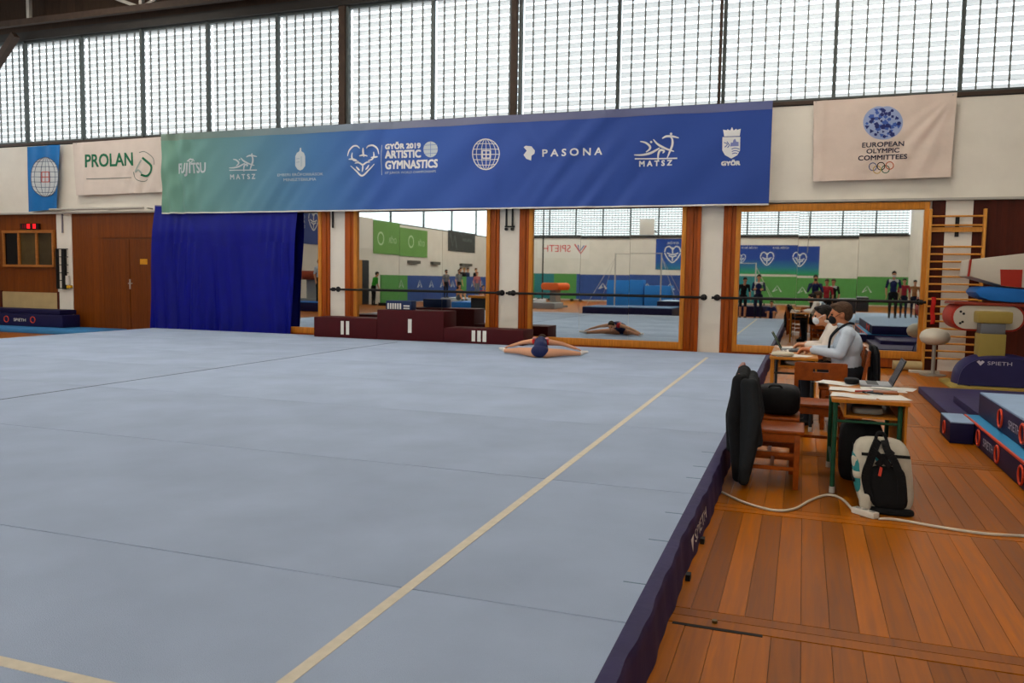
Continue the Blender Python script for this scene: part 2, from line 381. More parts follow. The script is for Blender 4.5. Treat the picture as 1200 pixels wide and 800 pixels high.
o = MB().cyl((-17.75, W-.18, 2.99), (-14.8, W-.18, 2.99), .03).build('steel_pipe', GREYSTEEL, smooth=True)
tag(o, 'thin grey steel pipe above the double door', 'pipe')
for x in (-17.45, -16.0, -14.7): MB().bar((x, W-.18, 2.985), (x, W-.002, 2.985), .03, .03).build('bracket', GREYSTEEL, o)

# ---- windows of the front wall
mull = [-21.45, -20.55, -18.71, -16.86, -14.99, -13.08, -11.19, -9.40, -7.40, -5.48, -3.50, -1.53, .366, 2.34, 4.28, 6.15]
PITCH_S = .1585
for k in range(len(mull)-1):
    a, b = mull[k], mull[k+1]
    w = thing('window_%d' % (k+1), 'tall louvred window of the long wall', None, ((a+b)/2, W+.1, SILL+.03), kind='structure')
    fr = MB(); fr.box(a-.03, a+.03, W+.02, W+.12, SILL+.03, HEAD); fr.box(a+.03, b-.03, W+.05, W+.11, SILL+.03, SILL+.08); fr.box(a+.03, b-.03, W+.05, W+.11, HEAD-.05, HEAD)
    fr.build('window_frame', M('window_steel', '#4b5150', .5, var=.1), w)
    MB().box(a+.03, b-.03, W+.125, W+.131, SILL+.03, HEAD).build('pane', PANE, w)
    n = 8; pr = None
    for i in range(1, n):
        x = a+(b-a)*i/n
        if pr is None: pr = MB().box(x-.012, x+.012, W+.07, W+.10, SILL+.08, HEAD-.05).build('muntin', M('muntin_grey', '#676a68', .5), w); l0 = Vector(pr.location); x0 = x
        else: share(pr, l0+Vector((x-x0, 0, 0)), w)
    pr = None; z = SILL+.06; i = 0
    while z+.11 < HEAD:
        if pr is None: pr = MB().grid(lambda u, v: (a+.02+u*(b-a-.04), W+.20+.03*math.sin(math.pi*v), z+.108*v), 1, 4).build('louvre_slat', SLAT, w, smooth=True); l0 = Vector(pr.location)
        else: share(pr, l0+Vector((0, 0, PITCH_S*i)), w)
        z += PITCH_S; i += 1
for x, ww in ((-9.52, .15), (-5.60, .13), (-1.60, .05)):
    o = MB().box(x-ww/2, x+ww/2, W-.02, W+.06, SILL+.03, HEAD+.2).build('window_post', BROWNSTEEL, wall_f)
# windows of the rear wall (small in the mirrors: lattice joined per window)
x = XL; k = 0; step = (XR-XL)/14
while k < 14:
    a, b = x, x+step
    w = thing('window_%d' % (k+20), 'tall louvred window of the wall behind', None, ((a+b)/2, BACK-.1, 4.56), kind='structure')
    fr = MB(); fr.box(a-.05, a+.05, BACK-.12, BACK-.02, 4.56, HEAD); fr.box(a+.05, b-.05, BACK-.1, BACK-.04, 4.56, 4.64)
    fr.build('window_frame', M('window_steel_dark', '#3a3d3d', .5), w)
    MB().box(a+.05, b-.05, BACK-.14, BACK-.134, 4.56, HEAD).build('pane', PANE, w)
    m2 = MB()
    for i in range(1, 9): xx = a+(b-a)*i/9; m2.box(xx-.013, xx+.013, BACK-.10, BACK-.07, 4.6, HEAD)
    m2.build('muntins', M('muntin_grey', '#7b7f7c', .5), w)['kind'] = 'stuff'
    m3 = MB(); z = 4.6
    while z+.11 < HEAD: m3.grid(lambda u, v: (a+.02+u*(b-a-.04), BACK-.22-.03*math.sin(math.pi*v), z+.108*v), 1, 3); z += PITCH_S
    m3.build('louvre_slats', SLAT, w)['kind'] = 'stuff'
    x += step; k += 1
# window band of the left end wall
y = BACK; k = 0; step = (W-BACK)/10
while k < 10:
    w = thing('window_%d' % (k+40), 'clear window band of the end wall', None, (XL-.1, y+step/2, 4.38), kind='structure')
    m2 = MB(); m2.box(XL-.14, XL-.04, y-.05, y+.05, 4.38, HEAD+.1); m2.box(XL-.14, XL-.06, y+.05, y+step-.05, 4.38, 4.46); m2.build('window_frame', M('window_steel_dark', '#3a3d3d', .5), w)
    MB().box(XL-.2, XL-.194, y, y+step, 4.38, HEAD+.1).build('pane', PANE, w)
    y += step; k += 1

# ---- door and booth window
d = thing('door_1', 'brown double door of narrow boards', None, (-15.4, W-.02, 0), kind='structure')
lf = MB().box(-16.20, -15.395, W-.045, W-.005, .02, 2.26).build('door_leaf', DOORW, d)
rf = MB().box(-15.375, -14.57, W-.045, W-.005, .02, 2.26).build('door_leaf', DOORW, d)
MB().box(-16.26, -14.5, W-.03, W, 2.26, 2.30).build('door_frame', M_wood('door_frame_wood', '#5c3212', .5), d)
h = MB(); h.box(-15.40, -15.36, W-.055, W-.045, 1.06, 1.30); h.cyl((-15.38, W-.045, 1.20), (-15.38, W-.10, 1.20), .012); h.bar((-15.38, W-.10, 1.20), (-15.26, W-.10, 1.20), .02, .02)
h.build('door_handle', M('brushed_steel', '#b9b9b4', .3, metal=.9), lf)
MB().box(-15.06, -14.84, W-.05, W-.0455, 1.66, 1.79).build('door_sign', M('sign_amber', '#c98a1a', .5, var=.2, scale=20), rf)
w = thing('window_60', 'wood framed booth window with dark sliding panes', None, (-18.6, W-.06, 1.55), kind='structure')
BW = M_wood('booth_wood', '#9a5f28', .45, (3, 16, 16))
fr = MB()
for z0, z1 in ((1.56, 1.62), (2.42, 2.49)): fr.box(-19.5, -17.75, W-.11, W-.03, z0, z1)
for x in (-19.5, -18.97, -18.36, -17.81): fr.box(x, x+.06, W-.10, W-.03, 1.62, 2.42)
fr.build('window_frame', BW, w)
for (a, b), c in zip(((-19.44,-18.97), (-18.91,-18.36), (-18.30,-17.81)), ('#07080c', '#4a3c22', '#3c3220')):  # beige of the last two panes is a reflection put into the colour
    MB().box(a, b, W-.06, W-.05, 1.62, 2.42).build('pane', M('booth_glass_'+c[1:], c, .12, var=.4, scale=2), w)
fr = MB().box(-19.62, -17.72, W-.05, W-.03, .12, .92).build('beige_panel', M('beige_board', '#b09a70', .6, var=.1), wall_f)
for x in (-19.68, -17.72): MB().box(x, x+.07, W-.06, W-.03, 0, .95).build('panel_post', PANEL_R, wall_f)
sb = thing('scoreboard', 'small black digital clock with red digits above the booth window', 'clock', (-18.55, W-.07, 2.53))
MB().box(-18.87, -18.24, W-.09, W-.03, 2.52, 2.66).build('case', M('clock_black', '#170606', .4), sb)
SEG = {'1': 'bc', '2': 'abged', '0': 'abcdef', '8': 'abcdefg', '6': 'acdefg'}
def seg7(mb, ch, x, z, w_, h_, y):
    t = .016
    P = {'a': (x, x+w_, z+h_-t, z+h_), 'd': (x, x+w_, z, z+t), 'g': (x, x+w_, z+h_/2-t/2, z+h_/2+t/2), 'f': (x, x+t, z+h_/2, z+h_), 'b': (x+w_-t, x+w_, z+h_/2, z+h_), 'e': (x, x+t, z, z+h_/2), 'c': (x+w_-t, x+w_, z, z+h_/2)}
    for s_ in SEG[ch]: a, b, c, d_ = P[s_]; mb.box(a, b, y-.006, y, c, d_)
for ch, x, w_, nm, m_ in (('8', -18.62, .075, 'lit_digit', M('led_red', '#ff1820', .4, emit=3.0)), ('0', -18.42, .075, 'lit_digit', M('led_red')), ('1', -18.84, .075, 'dim_digit', M('led_dim', '#5c0a10', .4, emit=.6)), ('8', -18.73, .07, 'dim_digit', M('led_dim'))):
    mb = MB(); seg7(mb, ch, x, 2.54, w_, .10, W-.09); mb.build(nm, m_, sb)
br = thing('wall_bracket', 'black ladder-like metal bracket on the white pilaster beside the booth', 'bracket', (-17.5, W-.1, 1.0))
mb = MB()
for x in (-17.66, -17.47): mb.box(x, x+(.03 if x < -17.5 else .09), W-.13, W-.05, 1.02, 2.03)
mb.build('upright', BLACK, br); mb = MB()
for i in range(6): mb.box(-17.66, -17.28, W-.11, W-.09, 1.03+i*.196, 1.05+i*.196)
mb.build('rungs', BLACK, br)
MB().box(-17.33, -17.2, W-.12, W-.06, 1.05, 1.12).build('yellow_clip', M('clip_yellow', '#c99a20', .5), br)
MB().box(-17.36, -17.27, W-.12, W-.06, 1.13, 1.36).build('white_clip', M('clip_white', '#c8c4bc', .5), br)
hk = tag(MB().bar((-17.47, W-.07, 2.42), (-17.47, W-.07, 2.9), .035, .03).build('steel_strap', M('strap_grey', '#77717a', .5)), 'short grey steel strap hanging on the pilaster under the pipe', 'strap')
for i, (x, n) in enumerate(((-9.70, 1), (-5.68, 2))):
    mb = MB()
    for q in range(n): mb.bar((x+q*.13, W-.08, 2.50), (x+q*.13, W-.08, 2.89), .03, .03)
    if n == 2: mb.bar((x-.03, W-.08, 2.50), (x+.18, W-.08, 2.50), .025, .03); mb.cyl((x, W-.05, 2.45), (x, W-.11, 2.45), .03); mb.cyl((x+.13, W-.05, 2.45), (x+.13, W-.11, 2.45), .03)
    tag(mb.build('steel_strap', BLACK), ('single' if n == 1 else 'double')+' black steel strap hanging on a pilaster under the long banner', 'strap')

# ---- mirrors
def mirror(x0, x1, jl, jr, label, tilt, T=2.85, TR=2.885):
    t = thing('wall_mirror', label, 'mirror', ((x0+x1)/2, W-.06, .15), group=None)
    n = 3; w_ = (x1-x0)/n
    for i in range(n):
        a, b = x0+i*w_+.002, x0+(i+1)*w_-.002; dz = tilt[i]; mb = MB()
        y0, y1 = W-.05, W-.03
        mb.add([(a,y0-dz,.31),(b,y0-dz,.31),(b,y1,.31),(a,y1,.31),(a,y0+dz,T),(b,y0+dz,T),(b,y1,T),(a,y1,T)], [(0,3,2,1),(4,5,6,7),(0,1,5,4),(1,2,6,5),(2,3,7,6),(3,0,4,7)])
        mb.build('mirror_pane', MIRROR, t)
    for nm, b in (('bottom_rail', (x0-.08, x1+.08, W-.10, W-.01, .18, .31)), ('top_rail', (x0-.08, x1+.08, W-.10, W-.01, T, TR))):
        MB().box(*b).build(nm, FRAME, t, bevel=.006)
    for a, b in ((x0-.08, x0), (x1, x1+.08)): MB().box(a, b, W-.105, W-.01, .18, TR).build('side_rail', FRAME, t, bevel=.006)
    for a, b in ((jl, x0-.08), (x1+.08, jr)):
        if b-a < .05: continue
        k = max(2, round((b-a)/.075)); s = (b-a)/k
        for i in range(k): MB().box(a+i*s+.002, a+(i+1)*s-.002, W-.085-(i % 2)*.02, W-.01, 0, 2.88).build('jamb_board', JAMB, t, bevel=.004)
    MB().box(jl, jr, W-.075, W-.01, .02, .18).build('plinth_board', JAMB, t)
    return t
mirror(-12.98, -10.06, -13.30, -9.78, 'wall mirror mostly covered by the dark blue cloth', (0, 0, 0))
mirror(-9.09, -6.10, -9.40, -5.83, 'wood framed wall mirror behind the maroon podium', (0, 0, 0))
mirror(-5.11, -2.18, -5.40, -1.83, 'wood framed wall mirror between podium and seated officials, showing the gymnast', (0, .0006, 0))
mirror(-1.12, 1.89, -1.43, 2.015, 'wood framed wall mirror behind the two seated men', (0, .001, -.001), 2.74, 2.87)

# ---- ballet barre in three runs
def barre(x0, x1, label):
    t = thing('ballet_barre', label, 'barre', ((x0+x1)/2, W-.25, 1.1), group='black barres along the mirrors')
    MB().cyl((x0, W-.25, 1.168), (x1, W-.25, 1.168), .024, n=10).build('rail', BLACK, t, smooth=True)
    for x in (x0+.08, x1-.08):
        mb = MB().cyl((x, W-.25, 1.168), (x, W-.05, 1.168), .014); mb.cyl((x, W-.06, 1.168), (x, W-.05, 1.168), .06); mb.cyl((x-.03, W-.25, 1.168), (x+.03, W-.25, 1.168), .042)
        mb.build('bracket', BLACK, t, smooth=True)
barre(-9.66, -5.68, 'black barre across the mirror behind the podium')
barre(-5.60, -1.66, 'black barre across the mirror beside the gymnast')
barre(-1.58, 1.97, 'black barre across the mirror behind the seated men')

# ---- roof trusses
def truss(name, label, P0, P1, n, drop, mat, group, tilt=0):
    P0 = Vector(P0); P1 = Vector(P1); t = thing(name, label, 'truss', tuple((P0+P1)/2), group=group)
    up = Vector((0, 0, drop)); MB().bar(P0, P1, .12, .14).build('bottom_chord', mat, t); MB().bar(P0+up, P1+up, .12, .14).build('top_chord', mat, t)
    for i in range(n):
        a = P0.lerp(P1, i/n); b = P0.lerp(P1, (i+1)/n)
        MB().bar(a, a+up, .09, .09).build('post', GREYSTEEL, t)
        MB().bar((a+up) if i % 2 else a, b if i % 2 else (b+up), .07, .07).build('diagonal', GREYSTEEL, t)
    return t
truss('roof_truss', 'long steel lattice girder above the louvred windows', (XL, W-.35, HEAD+.32), (XR, W-.35, HEAD+.32), 8, 1.3, BROWNSTEEL, None)
for i, x in enumerate((-17.45, -13.5, -9.55, -5.6, -1.63, 2.4)):
    truss('roof_truss', 'steel roof truss crossing the hall overhead', (x, W-.4, HEAD+.85), (x, BACK+.3, HEAD+.85), 12, 1.0, BROWNSTEEL, 'cross trusses of the roof')
o = MB().bar((-18.55, W-.32, HEAD+.05), (-20.6, W-.32, 5.2), .16, .16).build('roof_brace', BROWNSTEEL)
tag(o, 'brown steel diagonal brace at the end of the window wall', 'brace')

struct(MB().box(XL, XR, W-.05, W-.002, HEAD+.2, CEIL).build('trim_6', M_boards('fascia_boards', '#3a2a1e', .25, rough=.8)), 'dark brown boarding above the window head beam')
# ---- unseen lamps added under the trusses to brighten the hall
ADDED_LAMP = M('added_lamp_glow', '#fff6e6', .4, emit=45.0*ADDED_LAMP_W)
lt = None
for y in (-22.5, -17.5, -12.5, -7.5, 5.5, 9.5, 13):
    for x in ((-15.5, -7.6, .4) if y > 0 else (-18.6, -15.5, -11.5, -7.6, -3.6, .4, 3.6)):
        if lt is None:
            lt = thing('added_lamp', 'long white lamp added under the roof trusses to brighten the hall', 'lamp', (x, y, 8.0), group='lamps added under the roof', local=True)
            MB().box(-1.05, 1.05, -.34, .34, .04, .1).build('housing', M('added_lamp_case', '#d8d8d4', .5), lt)
            MB().box(-1.0, 1.0, -.3, .3, .0, .035).build('diffuser', ADDED_LAMP, lt)
            MB().bar((-.5, 0, .1), (-.5, 0, 1.35), .02, .02).build('hanger', GREYSTEEL, lt); MB().bar((.5, 0, .1), (.5, 0, 1.35), .02, .02).build('hanger', GREYSTEEL, lt)
        else: copy_tree(lt).location = (x, y, 8.0)
# ================================================================== floor exercise mat
def at_x(px, py, X):
    d = ray(px, py); t = X/d.x
    return Vector((X, d.y*t, CAM_H+d.z*t))
MX0, MX1, MY0, MY1, MZ = -14.05, -.50, 1.0, 14.9, .20
CARPET = M('carpet_blue', '#a1b0c9', .95, var=.10, scale=1.3, bump=.35, bscale=260, spec=.15, rnd=.03)
NAVY = M('mat_navy', '#15123c', .55, var=.12, scale=5)
SKIRT = M('skirt_purple', '#2c244e', .6, var=.15, scale=6, bump=.15, bscale=12)
OFFW = M('print_white', '#dedcd6', .6)
fm = thing('floor_exercise_mat', 'large pale blue carpeted gymnastics floor with white boundary line', 'gym mat', ((MX0+MX1)/2, (MY0+MY1)/2, 0))
MB().box(MX0+.01, MX1-.02, MY0+.01, MY1, 0, .184).build('foam_base', M('foam_dark', '#20262c', .9), fm)
rows = [MY0, 2.90, 4.86, 6.93, 8.92, 10.70, 12.70, MY1]; cols = [MX0, -7.352, MX1-.045]
for i in range(len(rows)-1):
    for j in range(2):
        MB().box(cols[j]+.007, cols[j+1]-.007, rows[i]+.005, rows[i+1]-.005, .184, MZ).build('carpet_strip', CARPET, fm, bevel=.003)
LINE = M('line_cream', '#cfc6b4', .85, var=.08, scale=20)
MB().box(-1.485, -1.437, 1.83, 13.85, MZ, MZ+.002).build('boundary_line', LINE, fm)
MB().box(-13.4, -1.485, 1.83, 1.878, MZ, MZ+.002).build('boundary_line', LINE, fm)
MB().box(-7.36, -7.344, MY0+.02, 14.1, MZ-.006, MZ+.0015).build('centre_seam', M('seam_black', '#15171a', .8), fm)
for yy in (3.3, 3.9, 4.4, 5.25, 5.6, 6.1): MB().box(-.66, -.56, yy, yy+.006, MZ, MZ+.0015).build('edge_tab', M('tab_grey', '#667d8e', .9), fm)
def skirt_fn(u, v):
    y = MY0+u*(MY1-MY0); wob = .004*math.sin(y*9)+.003*math.sin(y*23+1)+.006*math.sin(y*2.7)
    prof = [(-.56, MZ+.004), (-.53, MZ+.005), (-.505, MZ+.001), (-.497, MZ-.02), (-.493, .12), (-.488, .06), (-.484, .004)]
    k = v*(len(prof)-1); i = min(int(k), len(prof)-2); f = k-i
    x = prof[i][0]*(1-f)+prof[i+1][0]*f; z = prof[i][1]*(1-f)+prof[i+1][1]*f
    return (x+wob*(0 if v < .15 else 1), y, z)
MB().sheet(skirt_fn, 260, 12, (-.006, 0, -.004)).build('side_skirt', SKIRT, fm, smooth=True)
lg = MB(); XF = -.478
def sk(a, b): return (XF-(.006 if b > .1 else 0), a, b)
lg.add([sk(4.13, .15), sk(4.24, .15), sk(4.185, .07)], [(0, 1, 2)]); put_text(lg, 'SPIETH', 4.29, 4.80, .085, .15, sk)
lg.build('mat_logo', OFFW, fm)
for yy in (3.95, 4.55): MB().box(-.485, -.462, yy, yy+.05, .0, .03).build('rubber_stop', BLACK, fm)

# ================================================================== banners on the front wall
def M_grad(name, stops, axis='X', x0=0, x1=1, rough=.55):
    m = M(name, '#888888', rough, bump=.12, bscale=7); nt = m.node_tree; N = nt.nodes; L = nt.links
    tc = N.new('ShaderNodeTexCoord'); sp = N.new('ShaderNodeSeparateXYZ'); L.new(tc.outputs['Object'], sp.inputs[0])
    mr = N.new('ShaderNodeMapRange'); mr.inputs['From Min'].default_value = x0; mr.inputs['From Max'].default_value = x1; L.new(sp.outputs[axis], mr.inputs['Value'])
    cr = N.new('ShaderNodeValToRGB'); e = cr.color_ramp.elements
    while len(e) < len(stops): e.new(.5)
    for el, (p, c) in zip(e, stops): el.position = p; el.color = (*lin(c), 1)
    L.new(mr.outputs[0], cr.inputs[0]); L.new(cr.outputs[0], N['Principled BSDF'].inputs['Base Color']); return m
class Banner:
    """a hung cloth in the plane y = yb, with folds; px() maps a measured photo point onto the cloth"""
    def __init__(s, name, label, x0, x1, z0, z1, yb, mat, fold, nu=60, nv=24, cat='banner', group=None, corner=None, sag=0.0):
        s.yb, s.fold = yb, fold
        s.t = thing(name, label, cat, ((x0+x1)/2, yb, z0), group=group)
        c = corner or [(x0,z0),(x1,z0),(x1,z1),(x0,z1)]
        def fn(u, v):
            x = (c[0][0]*(1-u)+c[1][0]*u)*(1-v)+(c[3][0]*(1-u)+c[2][0]*u)*v
            z = (c[0][1]*(1-u)+c[1][1]*u)*(1-v)+(c[3][1]*(1-u)+c[2][1]*u)*v
            z -= sag*math.sin(math.pi*u)*(1 if v > .5 else .5)
            return (x, yb-fold(x, z), z)
        MB().sheet(fn, nu, nv, (0, .004, 0)).build('cloth', mat, s.t, smooth=True)
    def px(s, a, b, off=.007):
        p = at_y(a, b, s.yb); return (p.x, s.yb-s.fold(p.x, p.z)-off, p.z)
    def xz(s, a, b, off=.007): return (a, s.yb-s.fold(a, b)-off, b)
    def strokes(s, name, paths, w, mat, taper=False):
        mb = MB()
        for p in paths: ribbon(mb, smooth_path(p, 5) if len(p) > 2 else [(p[0][0]+(p[1][0]-p[0][0])*i/4, p[0][1]+(p[1][1]-p[0][1])*i/4) for i in range(5)], w, lambda a, c: s.px(a, c, .011), taper)
        return mb.build(name, mat, s.t)
    def fill(s, name, polys, mat, off=.007):
        mb = MB()
        for p in polys:
            n = len(p); cx = sum(q[0] for q in p)/n; cy = sum(q[1] for q in p)/n; K = 6 if n > 8 else 2
            vs = [s.px(cx, cy, off)]+[s.px(cx+(a-cx)*k/K, cy+(b-cy)*k/K, off) for k in range(1, K+1) for a, b in p]
            fs = [(0, 1+i, 1+(i+1) % n) for i in range(n)]+[(1+k*n+i, 1+(k+1)*n+i, 1+(k+1)*n+(i+1) % n, 1+k*n+(i+1) % n) for k in range(K-1) for i in range(n)]
            mb.add(vs, fs)
        return mb.build(name, mat, s.t)
    def text(s, txt, a0, a1, top, base, mat, bold=0):
        """txt between photo columns a0..a1 of the line whose cap tops/baseline are measured at a0"""
        p0 = at_y(a0, base, s.yb); p1 = at_y(a0, top, s.yb); q = at_y(a1, base, s.yb)
        mb = MB(); put_text(mb, txt, p0.x, q.x, p0.z, p1.z, s.xz)
        if bold:
            for dx, dz in ((bold, 0), (0, bold), (bold, bold)): put_text(mb, txt, p0.x+dx, q.x+dx, p0.z+dz, p1.z+dz, lambda a, b: s.xz(a, b, .0075))
        return mb.build('lettering', mat, s.t)
PW_ = M('logo_white', '#d8d9da', .6); PW_S = M('logo_white_soft', '#b9c2c8', .6)
def main_fold(x, z):
    d = math.exp(-((x+13.7)/.55)**2)
    f = .06*d*math.sin(14*(x+13.7)+1.5*(z-4.6))*(.45+.55*(4.7-z)/1.9)
    f += .012*math.sin(2.1*x+1.7*z)+.020*math.sin(4.3*x-5.2*z+1)*math.sin(.7*x)+.017*math.sin(9*x-9*z)*max(0, math.sin(1.3*x+.4))+.012*math.sin(17*x-13*z)*max(0, math.sin(.9*x-1))*max(0, (4.4-z)/1.5)
    f += .02*math.exp(-((x+5.9-.06*(z-3))/.10)**2)*(z < 3.9)
    f += .012*math.exp(-((x+5.2-(4.3-z)*.9)/.12)**2)*(z > 3.8)
    return f+.095
GRAD = M_grad('banner_gradient', [(0, '#6a9582'), (.16, '#5e8a96'), (.30, '#4674a4'), (.42, '#385ca4'), (.60, '#3553a0'), (1, '#27448f')], 'X', -6.8, 6.8)
mbn = Banner('sponsor_banner', 'long green to blue sponsor banner hanging across the wall above the mirrors', -14.20, -.64, 2.85, 4.66, W-.14, GRAD, main_fold, 300, 30)
b = mbn
def edge_strip(name, mat, z0, z1, off):
    def fn(u, v): x = -14.20+u*13.56; z = z0+v*(z1-z0); return (x, W-.14-main_fold(x, z)-off, z)
    MB().sheet(fn, 300, 2, (0, .003, 0)).build(name, mat, b.t, smooth=True)
edge_strip('bottom_hem', M('hem_white', '#d5d2cc', .6), 2.84, 2.868, .006)
TOPG = M_grad('pocket_gradient', [(0, '#6f8577'), (.3, '#7a8c98'), (.5, '#777a92'), (1, '#5b628e')], 'X', -6.8, 6.8)
edge_strip('top_pocket', TOPG, 4.52, 4.665, .006)
b.text('FUJITSU', 211.5, 243.5, 192.5, 204, PW_S, .012)
b.strokes('loop_mark', [[(223,190),(226,186.5),(228.5,189),(226.5,191),(224.5,188.5),(229,187),(231,190)]], .9, PW_S)
def matsz(x0, y0, s, mat, w):
    q = lambda pts: [(x0+(a-30)*s, y0+(c-165)*s) for a, c in pts]
    b.strokes('gymnast_mark', [q([(30,350),(90,350),(150,337),(200,312),(228,294)]), q([(78,246),(120,256),(152,282),(150,305),(122,328)]), q([(180,230),(215,268),(275,300),(340,322)]), q([(215,395),(216,345),(232,312),(262,318),(250,336)]), q([(285,375),(305,325),(325,272),(325,228),(308,206)]), q([(248,222),(280,206),(330,206),(376,217)])], w, mat, True)
    b.strokes('rule', [q([(35,380),(365,376)])], w*.6, mat)
    mb = MB()
    for cx, cy, r in ((163,250,9),(316,186,10)):
        c = q([(cx,cy)])[0]; pts = circle(c[0], c[1], r*s, n=10); mb.add([b.px(*p) for p in pts], [tuple(range(10))])
    mb.build('head_mark', mat, b.t)
matsz(272, 179.5, .0965, PW_S, 1.9); b.text('M A T S Z', 273.5, 302, 205.5, 211, PW_S, .008)
matsz(744.5, 154.8, .150, PW_, 2.6); b.text('M A T S Z', 750, 788, 190, 196, PW_, .010)
b.fill('arms_shield', [[(349.5,184),(351,180),(354,178),(354.5,174),(356,174),(356.5,178),(359.5,180),(360.8,184),(360.8,195),(358,199),(355,200.5),(352,199),(349.6,195)]], PW_S)
b.strokes('shield_lines', [[(351,187),(354.5,186.5)],[(351,191),(354.5,190.5)],[(356.5,184),(356.5,196)]], .6, M('shield_line', '#7f9bb0', .6))
b.text('EMBERI ERŐFORRÁSOK', 329, 381, 203.3, 207.4, PW_S); b.text('MINISZTÉRIUMA', 336.5, 373, 209, 213, PW_S)
z4 = lambda pts: [(400+a/6, 140+c/6) for a, c in pts]
b.strokes('heart_mark', [z4(p) for p in ([(63,262),(72,225),(100,195),(130,192),(152,210)], [(285,250),(270,210),(240,188),(210,192),(195,208)], [(174,205),(172,235),(175,268)], [(145,262),(172,255),(200,262)], [(98,238),(95,270),(108,292),(140,300)], [(72,285),(100,284),(128,290)], [(243,232),(248,262),(235,285),(205,294)], [(225,272),(255,270),(278,268)], [(84,330),(120,365),(166,400),(215,360),(255,318)], [(112,312),(140,308),(166,322),(195,306),(222,304)], [(166,318),(168,345),(165,372)], [(120,335),(132,350),(146,362)], [(214,325),(205,342),(190,358)])], 2.0, PW_, True)
b.strokes('divider', [z4([(303,185),(301,395)])], .5, PW_S)
b.text('GYŐR 2019', 454.5, 494.5, 168.6, 176.2, PW_, .014); b.text('ARTISTIC', 454.5, 494.5, 178.5, 186.7, PW_, .016); b.text('GYMNASTICS', 454.3, 514.7, 190.2, 199.2, PW_, .016)
b.text('1ST JUNIOR WORLD CHAMPIONSHIPS', 454, 513.5, 202, 204.6, PW_S)
def globe(bn, cx, cy, rx, ry, mat, w, nlat=5, core=True, corem=None):
    P = [circle(cx, cy, rx, ry)]
    gp = lambda a, c: bn.px(a, c, .012)
    mb = MB(); ribbon(mb, P[0], w, gp, closed=True)
    for k in (.35, .72):
        ribbon(mb, circle(cx, cy, rx*k, ry), w*.7, gp, closed=True)
    ribbon(mb, [(cx, cy-ry+ry*2*i/8) for i in range(9)], w*.7, gp)
    for k in range(1, nlat+1):
        t = -1+2*k/(nlat+1); hw = rx*math.sqrt(1-t*t); bow = -1.6*t
        ribbon(mb, [(cx-hw+2*hw*i/8, cy+ry*t+bow*(1-(i/4-1)**2)*-.6) for i in range(9)], w*.7, gp)
    mb.build('globe_mark', mat, bn.t)
    if core:
        m2 = MB()
        for pts in ([(-.28,-.25),(.3,-.25)], [(-.28,0),(.3,0)], [(-.28,.25),(.3,.25)], [(-.28,-.25),(-.28,.25)], [(.3,-.25),(.3,.25)], [(0,-.25),(0,.25)]):
            a_, c_ = [(cx+u*rx, cy+v*ry) for u, v in pts]; ribbon(m2, [a_, ((a_[0]+c_[0])/2, (a_[1]+c_[1])/2), c_], w*1.3, lambda p, q: bn.px(p, q, .016))
        m2.build('globe_emblem', corem or mat, bn.t)
globe(b, 571.7, 181.7, 15.8, 17.8, PW_, 1.1); 
b.fill('small_globe', [circle(506.5, 175.7, 8.4, 9.3)], PW_S); b.strokes('small_globe_lines', [[(498.5,171),(514.5,170)],[(498,176),(515,175.5)],[(499,181),(514,180)],[(506.5,167),(506.5,184)]], .6, M('shield_line2', '#6f86bd', .6))
b.fill('folded_mark', [[(616,173.5),(618.5,171.8),(625,172.5),(629,177.5),(628.5,181),(625,183.5),(624.5,189),(619,187),(615.8,182.5),(619.5,177.5)]], PW_)
b.text('P A S O N A', 637.5, 706.5, 176.5, 184.6, PW_, .008)
b.fill('crest_crown', [[(848,153),(851,157),(853,152.5),(855.5,156),(858.3,150),(861.2,156),(863.5,152),(865.5,156.3),(868.6,152),(867.3,160.3),(849.3,161)]], PW_)
b.fill('crest_shield', [[(847.2,161.8),(868,161.3),(867.5,177),(864.5,182.5),(857.5,186.5),(850,182.5),(847,177)]], PW_)
b.strokes('crest_lines', [[(857.8,175.5),(862,174.5),(867,175.5)],[(858,178.3),(862,177.3),(866.5,178.3)],[(858.5,181),(862,180),(864.5,181)],[(849,168),(853,170),(850,173.5)],[(852.5,167),(855,171),(853,174)]], .9, M('crest_blue', '#33519c', .6))
b.fill('crest_castle', [[(856,172.5),(857,168),(859,169),(860,165),(862,163.5),(863.5,167),(866,167),(866,172)]], M('crest_violet', '#7d86bd', .6), .009)
b.text('GYŐR', 845.5, 867, 189, 195, PW_, .014)
# European Olympic Committees flag
def f_e(x, z):
    r = math.hypot(x-2.3, z-4.7); a = math.atan2(4.7-z, 2.3-x)
    return .045+.012*math.sin(3.2*x+2.4*z)*(4.65-z)+.034*r*math.sin(22*a)*math.exp(-((a-1.0)/.35)**2)*math.exp(-r/1.3)+.016*math.exp(-((x-.2)/.06)**2)+.006*math.sin(9*x-11*z)
FLAGW = M('flag_white', '#cdbcb0', .7, var=.05, scale=3, bump=.2, bscale=9)
b = eo = Banner('committee_flag', 'off-white flag with blue mosaic ball and olympic rings', .05, 2.27, 3.25, 4.64, W-.08, FLAGW, f_e, 60, 40, cat='flag', corner=[(.09,3.25),(2.25,3.27),(2.28,4.66),(.04,4.64)])
DKB, MDB, GYB = M('ball_navy', '#232c66', .6), M('ball_blue', '#3d5aa0', .6), M('ball_grey', '#8e9cc0', .6)
b.fill('ball_disc', [[(1011+47*0.5+23.3*math.cos(t)*(1 if math.sin(t) > -.8 else .98), 144.2+20*math.sin(t)+(1.6*math.exp(-((t-4.71)/.16)**2))) for t in [2*math.pi*i/40 for i in range(40)]]], GYB)
random.seed(11); polys = {0: [], 1: []}
